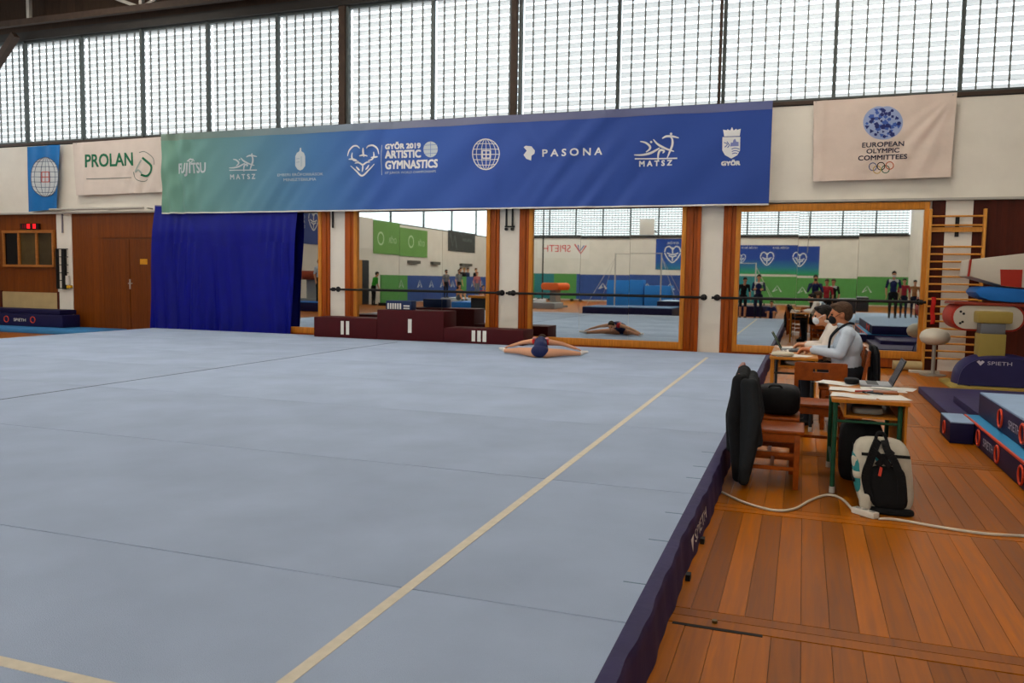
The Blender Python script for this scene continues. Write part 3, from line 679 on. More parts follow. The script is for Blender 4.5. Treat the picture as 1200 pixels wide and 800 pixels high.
for i in range(64):
    r = math.sqrt(random.random())*.9; t = random.random()*6.28; cx, cy = 1034.5+22*r*math.cos(t), 144.4+18.4*r*math.sin(t); n = random.choice((3,4,5)); s0 = random.uniform(1.6, 3.6); a0 = random.random()*6
    polys[i % 2].append([(cx+s0*math.cos(a0+6.283*k/n), cy+s0*.9*math.sin(a0+6.283*k/n)) for k in range(n)])
b.fill('dark_facets', polys[0], DKB, .011)['kind'] = 'stuff'; b.fill('blue_facets', polys[1], MDB, .009)['kind'] = 'stuff'
for x in (.08, 2.22): MB().cyl((x, W-.002, 4.62), (x, W-.14, 4.62), .012, n=8).build('grommet', GREYSTEEL, b.t)
TXD = M('text_dark', '#38394a', .7)
b.text('EUROPEAN', 1010, 1058.5, 168, 173.4, TXD, .005); b.text('OLYMPIC', 1015, 1053, 175.3, 180.4, TXD, .005); b.text('COMMITTEES', 1005.3, 1062, 183.2, 188.5, TXD, .005)
for cx, cy, c in ((1022.7,195.6,'#5d6f96'), (1032.2,195,'#20201f'), (1042.2,194.4,'#b5583c'), (1027.6,199,'#b79a5a'), (1037.4,198.6,'#3f6a55')):
    mb = MB(); ribbon(mb, circle(cx, cy, 4.4, n=20), 1.0, b.px, closed=True); mb.build('olympic_ring', M('ring_'+c[1:], c, .6), b.t)
# PROLAN flag
def f_p(x, z): return .05+.010*math.sin(3*x+2*z)*(4.6-z)+.030*math.sin(14*(x+14.8)-7*(z-3.4))*math.exp(-((x+14.9)/.55)**2)*max(0, (4.5-z))+.01*math.exp(-((x+16.7)/.07)**2)
b = Banner('sponsor_flag', 'off-white flag with green lettering hanging between the globe flag and the long banner', -17.0, -14.16, 3.33, 4.62, W-.06, M('flag_pinkish', '#cfc3ba', .7, var=.05, scale=3, bump=.15, bscale=9), f_p, 70, 36, cat='flag', corner=[(-16.95,3.33),(-14.22,3.36),(-14.17,4.64),(-17.02,4.60)])
for x in (-16.9, -14.3): MB().cyl((x, W-.002, 4.58), (x, W-.12, 4.58), .012, n=8).build('grommet', GREYSTEEL, b.t)
GRN = M('print_green', '#1f6b4b', .6)
b.text('PROLAN', 102.3, 157.6, 182, 196.5, GRN, .016)
b.strokes('tag_line', [[(104,210),(129,209.3),(155.5,208.3)]], .7, M('print_grey', '#6c7470', .6))
z2 = lambda pts: [(80+a/7.27, 150+c/7.27) for a, c in pts]
b.strokes('oval_mark', [z2([(620,212),(660,203),(705,225),(740,265),(748,315)]), z2([(568,375),(580,420),(620,450),(660,456),(690,440)])], .9, M('print_grey2', '#7d8780', .6))
b.strokes('d_mark', [z2([(648,255),(690,290),(722,330),(715,380),(680,410),(640,400)])], 2.6, GRN); b.strokes('d_shade', [z2([(640,275),(605,330),(585,375),(615,360),(650,390)])], 2.0, M('print_pale', '#9aa79f', .6))
# blue globe flag
def f_g(x, z): return .035+.02*math.sin(7*x+1.2*z)*(.4+.3*(4.6-z))+.012*math.sin(15*x-2*z)
b = Banner('globe_flag', 'narrow blue flag with a white globe hanging above the booth', -18.50, -17.42, 2.95, 4.58, W-.10, M('flag_blue', '#1568ab', .6, var=.06), f_g, 40, 40, cat='flag', corner=[(-18.53,2.95),(-17.56,3.0),(-17.40,4.58),(-18.48,4.56)])
b.fill('globe_disc', [circle(54.7, 207.5, 16.6, 23.4, 32)], M('globe_white', '#c3c9cc', .6), .006)
globe(b, 54.7, 207.5, 16.4, 23.2, M('globe_line', '#42506a', .6), .8, 7, True, M('globe_red', '#b5524c', .6))
# dark blue cloth over the first mirror
def f_c(x, z):
    k = min(1, max(0, (2.98-z)/.9))
    return .028+.045*min(1, max(0, (2.95-z)/.5))+k*(.030*math.sin(6.5*x+.5*z)*(.3+.5*(3-z)/3)+.038*math.sin(17*x+1.1*z+1)*(3.1-z)/3*(.4+.6*math.sin(1.9*x)**2)+.016*math.sin(29*x-2.2*z)*max(0, math.sin(2.3*x+.8*z))+.012*math.sin(3.1*x-1.2*z))
BLUEC = M('cloth_royal', '#020a7c', .45, var=.10, scale=3, bump=.12, bscale=8, spec=.16)
b = Banner('blue_cloth', 'dark blue cloth hung over the mirror beside the double door', -14.80, -10.68, .10, 3.07, W-.13, BLUEC, f_c, 200, 50, cat='cloth', corner=[(-14.68,.12),(-10.70,.12),(-10.53,2.93),(-14.48,3.05)])
def f2(u, v):
    x = -13.85+u*3.14+.04*math.sin(v*5); z = .14+v*(2.0+.05*math.sin(u*9)); return (x, W-.13-f_c(x, z)-.028-.015*math.sin(9*x+.4), z)
MB().cyl((-14.46, W-.145, 3.03), (-10.52, W-.145, 2.91), .014, n=10).build('hanging_rod', GREYSTEEL, b.t)
for x in (-14.2, -12.4, -10.6): MB().bar((x, W-.145, 2.97), (x, W-.002, 2.97), .03, .03).build('rod_bracket', GREYSTEEL, b.t)
MB().sheet(f2, 160, 30, (0, .004, 0)).build('lower_cloth', BLUEC, b.t, smooth=True)

# ================================================================== podium
MAROON = M('podium_maroon', '#400008', .6, var=.10, scale=6, bump=.05)
pd = thing('winners_podium', 'maroon three-step winners podium with white roman numerals', 'podium', (-7.2, 14.8, MZ))
for x0, x1, z1, bars in ((-9.49,-8.025,.612,((399.5,402.8),(405.6,409.2))), (-8.02,-6.56,.80,((478.2,482.4),)), (-6.555,-4.92,.488,((553,557),(559.5,563.6),(565.8,570)))):
    blk = MB().box(x0, x1, 14.5, 15.12, MZ+.001, z1).build('step_block', MAROON, pd, bevel=.012)
    z0, zt = (.27, .545) if len(bars) == 2 else ((.36, .63) if len(bars) == 1 else (.245, .455))
    for a, c in bars:
        xa, xb = at_y(a, 385, 14.5).x, at_y(c, 385, 14.5).x; MB().box(xa, xb, 14.494, 14.4995, z0, zt).build('numeral_bar', OFFW, blk)
bx = thing('blue_box', 'small dark blue box with white stripes standing on the podium', 'box', (-7.6, 14.75, .80))
MB().box(-7.89, -7.32, 14.62, 14.85, .802, .985).build('case', M('box_navy', '#16284f', .5), bx, bevel=.02)
for i in range(6): MB().box(-7.85+i*.055, -7.82+i*.055, 14.612, 14.621, .815, .93).build('white_stripe', OFFW, bx)
MB().box(-7.49, -7.36, 14.612, 14.621, .87, .895).build('white_stripe', OFFW, bx); MB().box(-7.49, -7.36, 14.612, 14.621, .82, .845).build('white_stripe', OFFW, bx)

# ================================================================== mats on the left
def ringed(mbt, pts_c, r, axis, mat, parent, name='ring_handle'):
    for c in pts_c:
        P = []
        for i in range(20):
            t = 2*math.pi*i/20
            P.append((c[0], c[1]+r*math.cos(t), c[2]+r*math.sin(t)) if axis == 'x' else (c[0]+r*math.cos(t), c[1], c[2]+r*math.sin(t)))
        MB().tube(P, r*.14, 6, True).build(name, mat, parent, smooth=True)
ORANGE = M('ring_orange', '#d2452a', .5); PALEB = M('mat_top_pale', '#8fa6c4', .7, var=.06); CYAN = M('mat_cyan', '#2f86b8', .6)
g = thing('low_mat', 'flat sky blue mat lying in front of the booth under the navy mats', 'gym mat', (-17.6, 14.8, 0))
MB().box(-20.6, -15.35, 14.25, 15.45, 0, .10).build('foam', M('mat_skyblue', '#3577ad', .6, var=.1), g, bevel=.02)
g = thing('landing_mat', 'navy landing mat with orange ring handles in front of the booth', 'gym mat', (-18.7, 14.95, .10))
MB().box(-20.6, -16.80, 14.9, 15.42, .101, .405).build('foam', NAVY, g, bevel=.02)
ringed(None, [(-18.63, 14.895, .26), (-17.75, 14.895, .27)], .075, 'y', ORANGE, g)
lg = MB(); put_text(lg, 'SPIETH', -18.38, -17.98, .22, .29, lambda a, c: (a, 14.893, c)); lg.build('mat_logo', OFFW, g)
g = thing('landing_mat', 'second navy mat lying on top of the navy landing mat by the booth', 'gym mat', (-18.8, 15.2, .405))
MB().box(-20.6, -17.0, 15.0, 15.5, .407, .52).build('foam', NAVY, g, bevel=.02)
# ================================================================== people
TMP = bpy.data.scenes.new('tmp')     # a bare scene in which bodies are remeshed quickly
def body(name, prims, voxel, mats, parent=None, smooth=4):
    """one continuous skin over capsules and ellipsoids; each face takes the material of the nearest piece"""
    mb = MB()
    for p in prims:
        if p[0] == 'c': mb.capsule(p[1], p[2], p[3], p[4])
        else: mb.ellipsoid(p[1], p[2], 18, 12, p[3])
    me = bpy.data.meshes.new('raw'); me.from_pydata([tuple(v) for v in mb.v], [], mb.f)
    bm = bmesh.new(); bm.from_mesh(me); bmesh.ops.recalc_face_normals(bm, faces=bm.faces); bm.to_mesh(me); bm.free()
    o = bpy.data.objects.new('raw', me); TMP.collection.objects.link(o)
    r = o.modifiers.new('r', 'REMESH'); r.mode = 'VOXEL'; r.voxel_size = voxel
    if smooth: sm = o.modifiers.new('s', 'SMOOTH'); sm.factor = .5; sm.iterations = smooth
    with bpy.context.temp_override(scene=TMP, view_layer=TMP.view_layers[0]):
        dg = bpy.context.evaluated_depsgraph_get(); dg.update(); me2 = bpy.data.meshes.new_from_object(o.evaluated_get(dg))
    bpy.data.objects.remove(o); bpy.data.meshes.remove(me)
    n = len(me2.vertices); co = np.empty(n*3); me2.vertices.foreach_get('co', co); co = co.reshape(-1, 3)
    nf = len(me2.polygons); fc = np.empty(nf*3); me2.polygons.foreach_get('center', fc); fc = fc.reshape(-1, 3)
    best = np.full(nf, 1e9); idx = np.zeros(nf, int)
    for p in prims:
        if p[0] == 'c':
            a, b_ = np.array(p[1]), np.array(p[3]); d = b_-a; L2 = max(d@d, 1e-9); t = np.clip(((fc-a)@d)/L2, 0, 1)
            dist = np.linalg.norm(fc-a-t[:, None]*d, axis=1)-(p[2]+(p[4]-p[2])*t); mi = p[5]
        else:
            R = np.array(p[3]) if p[3] is not None else np.eye(3); q = (fc-np.array(p[1]))@R; rr = np.array(p[2])
            k = np.linalg.norm(q/rr, axis=1); dist = (k-1)*np.linalg.norm(q, axis=1)/np.maximum(k, 1e-6); mi = p[4]
        better = dist < best; best[better] = dist[better]; idx[better] = mi
    lo, hi = co.min(0), co.max(0); c = np.array(((lo[0]+hi[0])/2, (lo[1]+hi[1])/2, lo[2]))
    me2.vertices.foreach_set('co', (co-c).ravel()); me2.materials.clear()
    for m in mats: me2.materials.append(m)
    me2.polygons.foreach_set('material_index', idx.astype('i')); me2.polygons.foreach_set('use_smooth', [True]*nf); me2.update(); me2.name = name
    o = bpy.data.objects.new(name, me2); COL.objects.link(o); base = np.zeros(3)
    if parent is not None: o.parent = parent; base = np.array(WL.get(parent.name, (0,0,0)))
    o.location = Vector(c-base); WL[o.name] = tuple(c); return o
def V(*a): return Vector(a)
def hand(pr, w, d, up, thumb, curl, s, mi):
    """palm, four unequal bent fingers and a thumb leaving the side of the palm; w wrist, d towards fingertips, up = back of hand, thumb=+1/-1 side"""
    w = Vector(w); d = Vector(d).normalized(); up = (Vector(up)-d*Vector(up).dot(d)).normalized(); side = d.cross(up)*thumb
    for k, off in enumerate((.030, .010, -.010, -.029)):
        kn = w+d*(.088*s*(1-.05*abs(k-1)))+side*off*s
        pr.append(('c', tuple(w+side*off*.6*s+d*.012*s), .014*s, tuple(kn), .012*s, mi))
        p, dd = kn, d; L_ = (.042, .046, .043, .034)[k]*s; a = curl
        for ph in range(3):
            q = Quaternion(d.cross(up), -a); dd = q @ dd; nx = p+dd*L_*(1-.22*ph)
            pr.append(('c', tuple(p), (.0095-.0008*ph)*s, tuple(nx), (.0088-.0008*ph)*s, mi)); p = nx; a = curl*.9
    b0 = w+d*.025*s+side*.028*s; b1 = b0+(d*.55+side*.8-up*.25).normalized()*.042*s; b2 = b1+(d*.9+side*.15-up*.35).normalized()*.034*s
    pr += [('c', tuple(b0), .015*s, tuple(b1), .0115*s, mi), ('c', tuple(b1), .0115*s, tuple(b2), .0095*s, mi)]
def head_prims(c, fwd, s, mi_skin, mi_eye, tilt=0.0):
    """cranium, jaw, nose, ears, brows; returns prims and frame function"""
    f = Vector(fwd).normalized(); l = Vector((0,0,1)).cross(f).normalized(); R0 = Quaternion(l, tilt); f = R0 @ f; u = f.cross(l)
    Rm = Matrix((f, l, u)).transposed(); P = lambda a, b_, c_: tuple(Vector(c)+(f*a+l*b_+u*c_)*s)
    pr = [('e', P(-.012, 0, .022), (.094*s, .073*s, .094*s), Rm, mi_skin), ('e', P(.030, 0, -.035), (.062*s, .056*s, .072*s), Rm, mi_skin),
          ('e', P(.062, 0, -.088), (.026*s, .03*s, .022*s), Rm, mi_skin), ('c', P(.086, 0, .012), .010*s, P(.104, 0, -.022), .0135*s, mi_skin),
          ('e', P(-.012, .074, -.008), (.018*s, .010*s, .030*s), Rm, mi_skin), ('e', P(-.012, -.074, -.008), (.018*s, .010*s, .030*s), Rm, mi_skin),
          ('c', P(.083, -.034, .024), .010*s, P(.083, .034, .024), .010*s, mi_skin), ('c', P(.078, -.020, -.062), .009*s, P(.078, .020, -.062), .009*s, mi_skin)]
    for sd in (-1, 1): pr.append(('e', P(.080, sd*.031, .004), (.010*s, .013*s, .008*s), Rm, mi_eye))
    return pr, P, Rm
SKIN = M('skin', '#c98f6d', .5, var=.05, scale=8); SKIN2 = M('skin_ruddy', '#bd7a55', .5, var=.06, scale=8); EYE = M('eye_dark', '#2a1c14', .3)
def hair_mesh(P, Rm, s, mat, parent, long=0.0, top=.0):
    pr = [('e', P(-.020, 0, .048+top), (.094*s, .080*s, .080*s), Rm, 0), ('e', P(-.052, 0, .012), (.062*s, .076*s, .086*s), Rm, 0), ('e', P(.040, 0, .090+top), (.050*s, .060*s, .026*s), Rm, 0),
          ('e', P(-.005, .064, .040), (.034*s, .016*s, .036*s), Rm, 0), ('e', P(-.005, -.064, .040), (.034*s, .016*s, .036*s), Rm, 0)]
    return body('hair', pr, .008*s, [mat], parent, 2)
def face_mask(P, Rm, s, mat, parent):
    pr = [('e', P(.058, 0, -.045), (.056*s, .056*s, .050*s), Rm, 0), ('e', P(.086, 0, -.022), (.026*s, .022*s, .020*s), Rm, 0)]
    m = body('face_mask', pr, .007*s, [mat], parent, 3)
    for sd in (-1, 1): MB().tube([P(.052, sd*.054, -.02), P(.02, sd*.070, .0), P(-.016, sd*.082, .012)], .003*s, 6).build('ear_loop', mat, m)
    return m
def seated_man(x0, y0, label, shirt, hairm, maskm, lean, s, headf, headz, lanyard, trousers):
    root = thing('person', label, 'person', (x0, y0, .44))
    Q = lambda f, l, z: (x0-f, y0+l, z)
    pr = []; SH, TR, SK, EY, SHOE = 0, 1, 2, 3, 4
    pr += [('e', Q(.0, 0, .56), (.155, .175, .12), None, TR), ('e', Q(.02+lean*.3, 0, .68), (.145, .165, .15), None, SH), ('e', Q(.0+lean*.7, 0, .84), (.14, .18, .17), None, SH),
           ('c', Q(lean, -.13, .965), .075, Q(lean, .13, .965), .075, SH), ('c', Q(lean+.005, 0, 1.0), .065, Q(lean+.035, 0, 1.035), .058, SH), ('c', Q(lean+.02, 0, 1.02), .054, Q(headf-.01, 0, headz-.05), .052, SK)]
    for sd, el, wr in ((-1, (.07, -.245, .745), (.345, -.075, .782)), (1, (.10, .25, .75), (.35, .07, .785))):
        sh = Q(lean, sd*.185, .955); e = Q(lean+el[0], el[1], el[2]+.02); w = Q(wr[0], wr[1], wr[2])
        pr += [('c', sh, .068, e, .052, SH), ('c', e, .052, w, .038, SH)]
        wv = Vector(w); ev = Vector(e); dv = (wv-ev).normalized(); w2 = wv+dv*.025
        pr.append(('c', w, .030, tuple(w2), .028, SK)); hand(pr, w2, (Vector((-.9, -sd*.35, -.02))), (0, -.25*sd, 1), -sd*1, .55, 1.0, SK)
        hp = Q(0, sd*.10, .545); kn = Q(.41, sd*.13, .535); an = Q(.37, sd*.13, .10)
        pr += [('c', hp, .098, kn, .066, TR), ('c', kn, .066, an, .046, TR), ('c', Q(.36, sd*.13, .06), .042, Q(.50, sd*.13, .045), .036, SHOE)]
    hp_, P, Rm = head_prims(Q(headf, 0, headz), (-1, 0, 0), s, SK, EY, .10); pr += hp_
    bo = body('body', pr, .0065, [shirt, trousers, SKIN2 if lanyard else SKIN, EYE, BLACK], root, 3)
    hair_mesh(P, Rm, s, hairm, root); face_mask(P, Rm, s, maskm, root)
    col = MB().tube([(x0-lean-.03+.068*math.cos(t), y0+.066*math.sin(t), 1.045-.012*math.cos(t)) for t in [2*math.pi*i/20 for i in range(20)]], .014, 8, True)
    col.build('shirt_collar', shirt, root, smooth=True)
    if lanyard:
        mb = MB()
        for sd in (-1, 1):
            pts = [Q(lean-.055, sd*.045, 1.062), Q(lean+.01, sd*.080, 1.060), Q(lean+.085, sd*.085, 1.005), Q(lean+.150, sd*.065, .92), Q(lean+.165, sd*.04, .82), Q(lean+.172, sd*.01, .73)]
            mb.tube(smooth_path(pts, 5), .011, 6)
        mb.build('lanyard', M('lanyard_black', '#14161d', .6), root, smooth=True)
    return root
HAIR_BR = M('hair_brown', '#4e3828', .7, var=.35, scale=40, bump=.6, bscale=90); HAIR_BK = M('hair_black', '#17120f', .6, var=.3, scale=40, bump=.6, bscale=90)
SH1 = M('shirt_pale_blue', '#b9c4d2', .75, var=.05, scale=6, bump=.5, bscale=11); SH2 = M('shirt_white', '#d8cdc4', .75, var=.05, scale=6, bump=.5, bscale=11)
TRS = M('trousers_black', '#14151b', .8, bump=.2, bscale=14)
seated_man(.47, 8.86, 'person in a pale blue shirt and black face mask seated at the desk', SH1, HAIR_BR, M('mask_black', '#121216', .7), .035, 1.04, .105, 1.150, True, TRS)
seated_man(.42, 9.52, 'person in a white shirt and white face mask seated at the desk', SH2, HAIR_BK, M('mask_white', '#cfd6dc', .7), .10, .98, .205, 1.105, False, TRS)

# ---- the young gymnast in a straddle fold
ch = thing('person', 'young gymnast in navy and red leotard folded forward in a wide straddle', 'person', (-3.93, 12.7, MZ))
pr = []; NV, RD, SK, SO = 0, 1, 2, 3; z = MZ
hipc = V(-3.93, 12.42, z+.11)
pr += [('e', tuple(hipc), (.145, .12, .105), None, NV), ('c', tuple(hipc+V(0,.05,.05)), .115, (-3.99, 12.64, z+.22), .105, NV), ('c', (-3.99, 12.64, z+.22), .105, (-4.02, 12.78, z+.235), .088, NV), ('c', (-4.13,12.79,z+.235), .058, (-3.93,12.80,z+.235), .060, RD), ('c', (-4.03,12.82,z+.225), .06, (-4.05,12.89,z+.215), .042, SK)]
for sx, ft in ((-1, (-4.70, 12.88)), (1, (-3.40, 12.98))):
    hp = hipc+V(sx*.08, .02, -.03); an = V(ft[0], ft[1], z+.045); kn = hp.lerp(an, .52)+V(0,0,.015)
    pr += [('c', tuple(hp), .082, tuple(kn), .055, SK), ('c', tuple(kn), .053, tuple(kn.lerp(an, .4)), .046, SK), ('c', tuple(kn.lerp(an, .4)), .046, tuple(an), .030, SK)]
    d = (an-hp).normalized(); toe = an+d*.13+V(0,0,.035); pr += [('c', tuple(an-d*.01), .034, tuple(an+d*.03+V(0,0,.02)), .036, SO), ('c', tuple(an+d*.03+V(0,0,.02)), .034, tuple(toe), .02, SO)]
    shd = V(-4.03+sx*.13, 12.80, z+.235); wr = an+V(-sx*.10, .02, .085); el = shd.lerp(wr, .5)+V(0,.03,.015)
    pr += [('c', tuple(shd), .046, tuple(el), .033, SK), ('c', tuple(el), .033, tuple(wr), .024, SK)]; hand(pr, wr, (an-V(*shd)+V(0,0,.02)), (0,.2,1), sx, .25, .8, SK)
hp_, P, Rm = head_prims((-4.07, 12.99, z+.225), (0, 1, -.35), .92, SK, 4); pr += hp_
body('body', pr, .0075, [M('leotard_navy', '#1d2450', .55), M('leotard_red', '#c42b2b', .55), M('skin_child', '#d39a78', .5), M('sock_white', '#ddd8d2', .8), EYE], ch, 3)
hair_mesh(P, Rm, .92, M('hair_childbrown', '#3a2a1c', .7, bump=.5, bscale=90), ch)
for x in (-4.13, -3.92): MB().ellipsoid((x, 12.755, z+.288), (.035, .05, .02)).build('leotard_print', M('leotard_print', '#c98a8a', .6), ch, smooth=True)

# ================================================================== furniture
CHW = M_wood('chair_wood', '#8a3f06', .35, (10, 10, 10), rnd=.1); GREEN = M('frame_green', '#1d4a33', .45); DESKW = M_wood('desk_wood', '#b06e1c', .4, (14, 1.5, 14), contrast=.3)
def make_chair(label, loc, rot, slot=True, w=.41, d=.40, h=.43, back=.80, group='wooden chairs'):
    t = thing('wooden_chair', label, 'chair', loc, rot, group, local=True); a = w/2
    MB().box(-a, a, -d/2, d/2+.015, h-.028, h).build('seat', CHW, t, bevel=.010)
    for sx in (-1, 1):
        MB().box(sx*a-(.036 if sx > 0 else 0), sx*a+(0 if sx > 0 else .036), d/2-.05, d/2-.012, 0, h-.028).build('leg', CHW, t, bevel=.003)
        mb = MB(); x0, x1 = (a-.034, a) if sx > 0 else (-a, -a+.034)
        mb.add([(x0,-d/2,0),(x1,-d/2,0),(x1,-d/2+.04,0),(x0,-d/2+.04,0),(x0,-d/2+.002,h),(x1,-d/2+.002,h),(x1,-d/2+.04,h),(x0,-d/2+.04,h),(x0,-d/2-.05,back),(x1,-d/2-.05,back),(x1,-d/2-.022,back),(x0,-d/2-.022,back)],
               [(3,2,1,0),(8,9,10,11)]+[(i+4*k, (i+1)%4+4*k, (i+1)%4+4*k+4, i+4*k+4) for k in (0,1) for i in range(4)])
        mb.build('back_leg', CHW, t, bevel=.003)
        MB().box(sx*a-(.028 if sx > 0 else -.006), sx*a-(.006 if sx > 0 else -.028), -d/2+.04, d/2-.05, h-.085, h-.03).build('apron', CHW, t)
        for zz in (.13, .23): MB().box(sx*a-(.028 if sx > 0 else -.008), sx*a-(.008 if sx > 0 else -.028), -d/2+.04, d/2-.05, zz, zz+.028).build('stretcher', CHW, t)
    MB().box(-a+.036, a-.036, d/2-.045, d/2-.022, h-.085, h-.03).build('apron', CHW, t); MB().box(-a+.034, a-.034, -d/2+.006, -d/2+.028, h-.085, h-.03).build('apron', CHW, t)
    MB().box(-a+.034, a-.034, -.012, .012, .132, .156).build('stretcher', CHW, t)
    y0 = -d/2-.045; mb = MB(); z0, z1 = back-.145, back+.005
    if slot:
        for b_ in ((-a+.01, a-.01, z1-.055, z1), (-a+.01, a-.01, z0, z1-.08), (-a+.01, -.06, z1-.08, z1-.055), (.06, a-.01, z1-.08, z1-.055)): mb.box(b_[0], b_[1], y0-.002, y0+.022, b_[2], b_[3])
    else: mb.box(-a+.01, a-.01, y0-.002, y0+.022, z0, z1)
    mb.build('back_rail', CHW, t); return t
HP = math.pi/2
make_chair('wooden chair with black jackets over its back beside the mat', (-.165, 6.22, 0), -HP, h=.42)
make_chair('wooden chair with a black bag on its seat, behind the chair with the jackets', (-.20, 6.71, 0), -HP, h=.43)
make_chair('empty wooden chair with a slotted back rail turned away between the two desks', (.165, 7.42, 0), 0, h=.45)
make_chair('wooden chair under the person in the pale blue shirt', (.40, 8.86, 0), HP, h=.43, w=.42)
make_chair('wooden chair under the person in the white shirt', (.405, 9.52, 0), HP, h=.43, w=.42)
CLOTHB = M('jacket_black', '#101114', .85, bump=.4, bscale=18); CLOTHG = M('jacket_charcoal', '#1e2124', .85, bump=.4, bscale=18)
def drape(name, label, cx, cy, rings, mat, ph=0.0, cat='jacket', sleeves=()):
    t = thing(name, label, cat, (cx, cy, rings[-1][0])); mb = MB(); n = 40; vs = []
    for z, rx, ry, dx, dy in rings:
        for i in range(n):
            a = 2*math.pi*i/n; k = 1+.16*math.sin(5*a+ph+z*3)+.08*math.sin(9*a+z*7)
            vs.append((cx+dx+rx*k*math.cos(a), cy+dy+ry*k*math.sin(a), z))
    K = len(rings); fs = [(i*n+j, i*n+(j+1) % n, (i+1)*n+(j+1) % n, (i+1)*n+j) for i in range(K-1) for j in range(n)]+[tuple(range(n)), tuple(range(K*n-1, (K-1)*n-1, -1))]
    mb.add(vs, fs); mb.build('garment', mat, t, smooth=True)
    for pts, r in sleeves: MB().tube(smooth_path(pts, 5), r, 10, rfn=lambda q: 1.1-.35*q+.06*math.sin(q*22)).build('sleeve', mat, t, smooth=True)
    return t
def hung_jacket(name, label, mat, pr, cat='jacket'):
    lo = min(min(p[1][2]-p[2], p[3][2]-p[4]) for p in pr); t = thing(name, label, cat, (pr[0][1][0], 6.2, lo)); body('garment', pr, .009, [mat], t, 3); return t
pr = [('c', (-.385, 6.03, .765), .045, (-.385, 6.22, .80), .05, 0), ('c', (-.385, 6.22, .80), .05, (-.385, 6.40, .765), .045, 0)]
for i in range(8):
    y = 5.995+i*.06; k = (-1)**i
    pr.append(('c', (-.40, y, .75+.03*math.sin(math.pi*i/7)), .042, (-.435+.014*k, y+.008*k, .50), .046, 0)); pr.append(('c', (-.435+.014*k, y+.008*k, .50), .046, (-.425+.018*k, y-.01*k, .235+.03*math.sin(i*2.3)), .038, 0))
pr += [('c', (-.40, 6.01, .75), .055, (-.425, 5.965, .48), .052, 0), ('c', (-.425, 5.965, .48), .052, (-.40, 5.965, .24), .047, 0), ('c', (-.40, 5.965, .24), .047, (-.385, 5.975, .07), .042, 0)]
hung_jacket('black_jacket', 'black jacket hung over the back of the wooden chair at the edge of the mat', CLOTHB, pr)
pr = [('c', (-.36, 5.975, .74), .04, (-.345, 5.95, .45), .042, 0), ('c', (-.345, 5.95, .45), .042, (-.35, 5.95, .12), .038, 0), ('c', (-.325, 6.0, .735), .035, (-.325, 6.20, .775), .042, 0), ('c', (-.325, 6.20, .775), .042, (-.325, 6.38, .735), .035, 0)]
for i in range(7):
    y = 6.0+i*.062; k = (-1)**i; pr.append(('c', (-.315, y, .73), .036, (-.285+.012*k, y, .485), .040, 0))
pr += [('c', (-.315, 5.98, .735), .047, (-.285, 5.935, .50), .048, 0), ('c', (-.285, 5.935, .50), .048, (-.305, 5.93, .27), .044, 0), ('c', (-.305, 5.93, .27), .044, (-.345, 5.93, .06), .040, 0), ('c', (-.30, 5.955, .60), .040, (-.255, 5.96, .33), .034, 0)]
hung_jacket('charcoal_jacket', 'charcoal jacket hanging over the black one on the chair beside the mat', CLOTHG, pr)
drape('dark_coat', 'dark coat hung over the chair back of the person in pale blue', .69, 8.86, [(.855,.02,.06,-.02,0),(.84,.035,.14,-.01,0),(.78,.045,.20,0,0),(.6,.05,.215,.005,0),(.42,.048,.20,.01,0),(.32,.04,.18,.012,0)], M('coat_navy', '#0e1016', .85, bump=.4, bscale=18), .7, cat='coat')
def soft_box(x0, x1, y0, y1, z0, z1, e=.35, n=24):
    """rounded, slightly bulging bag body (superellipsoid)"""
    c = ((x0+x1)/2, (y0+y1)/2, (z0+z1)/2); r = ((x1-x0)/2, (y1-y0)/2, (z1-z0)/2); p = lambda v: math.copysign(abs(v)**e, v)
    mb = MB(); vs = []
    for j in range(1, n//2):
        ph = math.pi*j/(n//2)
        for i in range(n): t = 2*math.pi*i/n; vs.append((c[0]+r[0]*p(math.sin(ph))*p(math.cos(t)), c[1]+r[1]*p(math.sin(ph))*p(math.sin(t)), c[2]+r[2]*p(math.cos(ph))))
    vs += [(c[0], c[1], c[2]+r[2]), (c[0], c[1], c[2]-r[2])]; T = len(vs)-2; R_ = n//2-1
    fs = [(j*n+i, (j+1)*n+i, (j+1)*n+(i+1) % n, j*n+(i+1) % n) for j in range(R_-1) for i in range(n)]+[(T, i, (i+1) % n) for i in range(n)]+[(T+1, (R_-1)*n+(i+1) % n, (R_-1)*n+i) for i in range(n)]
    return mb.add(vs, fs)
g = thing('black_bag', 'black bag lying on the seat of the second wooden chair', 'bag', (-.17, 6.72, .43))
soft_box(-.31, .015, 6.55, 6.91, .432, .66, .5).build('bag_body', M('bag_black', '#0f1013', .7, bump=.3, bscale=20), g, smooth=True)
MB().tube(smooth_path([(-.22,6.60,.645),(-.2,6.585,.665),(-.14,6.585,.665),(-.12,6.60,.645)], 5), .009, 8).build('strap', BLACK, g, smooth=True)
g = thing('black_bag', 'black bag standing on the floor under the near desk', 'bag', (.45, 6.55, 0))
soft_box(.30, .60, 6.42, 6.70, .0, .44).build('bag_body', M('bag_black'), g, smooth=True)
MB().tube(smooth_path([(.40,6.42,.30),(.42,6.395,.20),(.45,6.39,.12),(.50,6.40,.06)], 5), .014, 8).build('strap', BLACK, g, smooth=True)

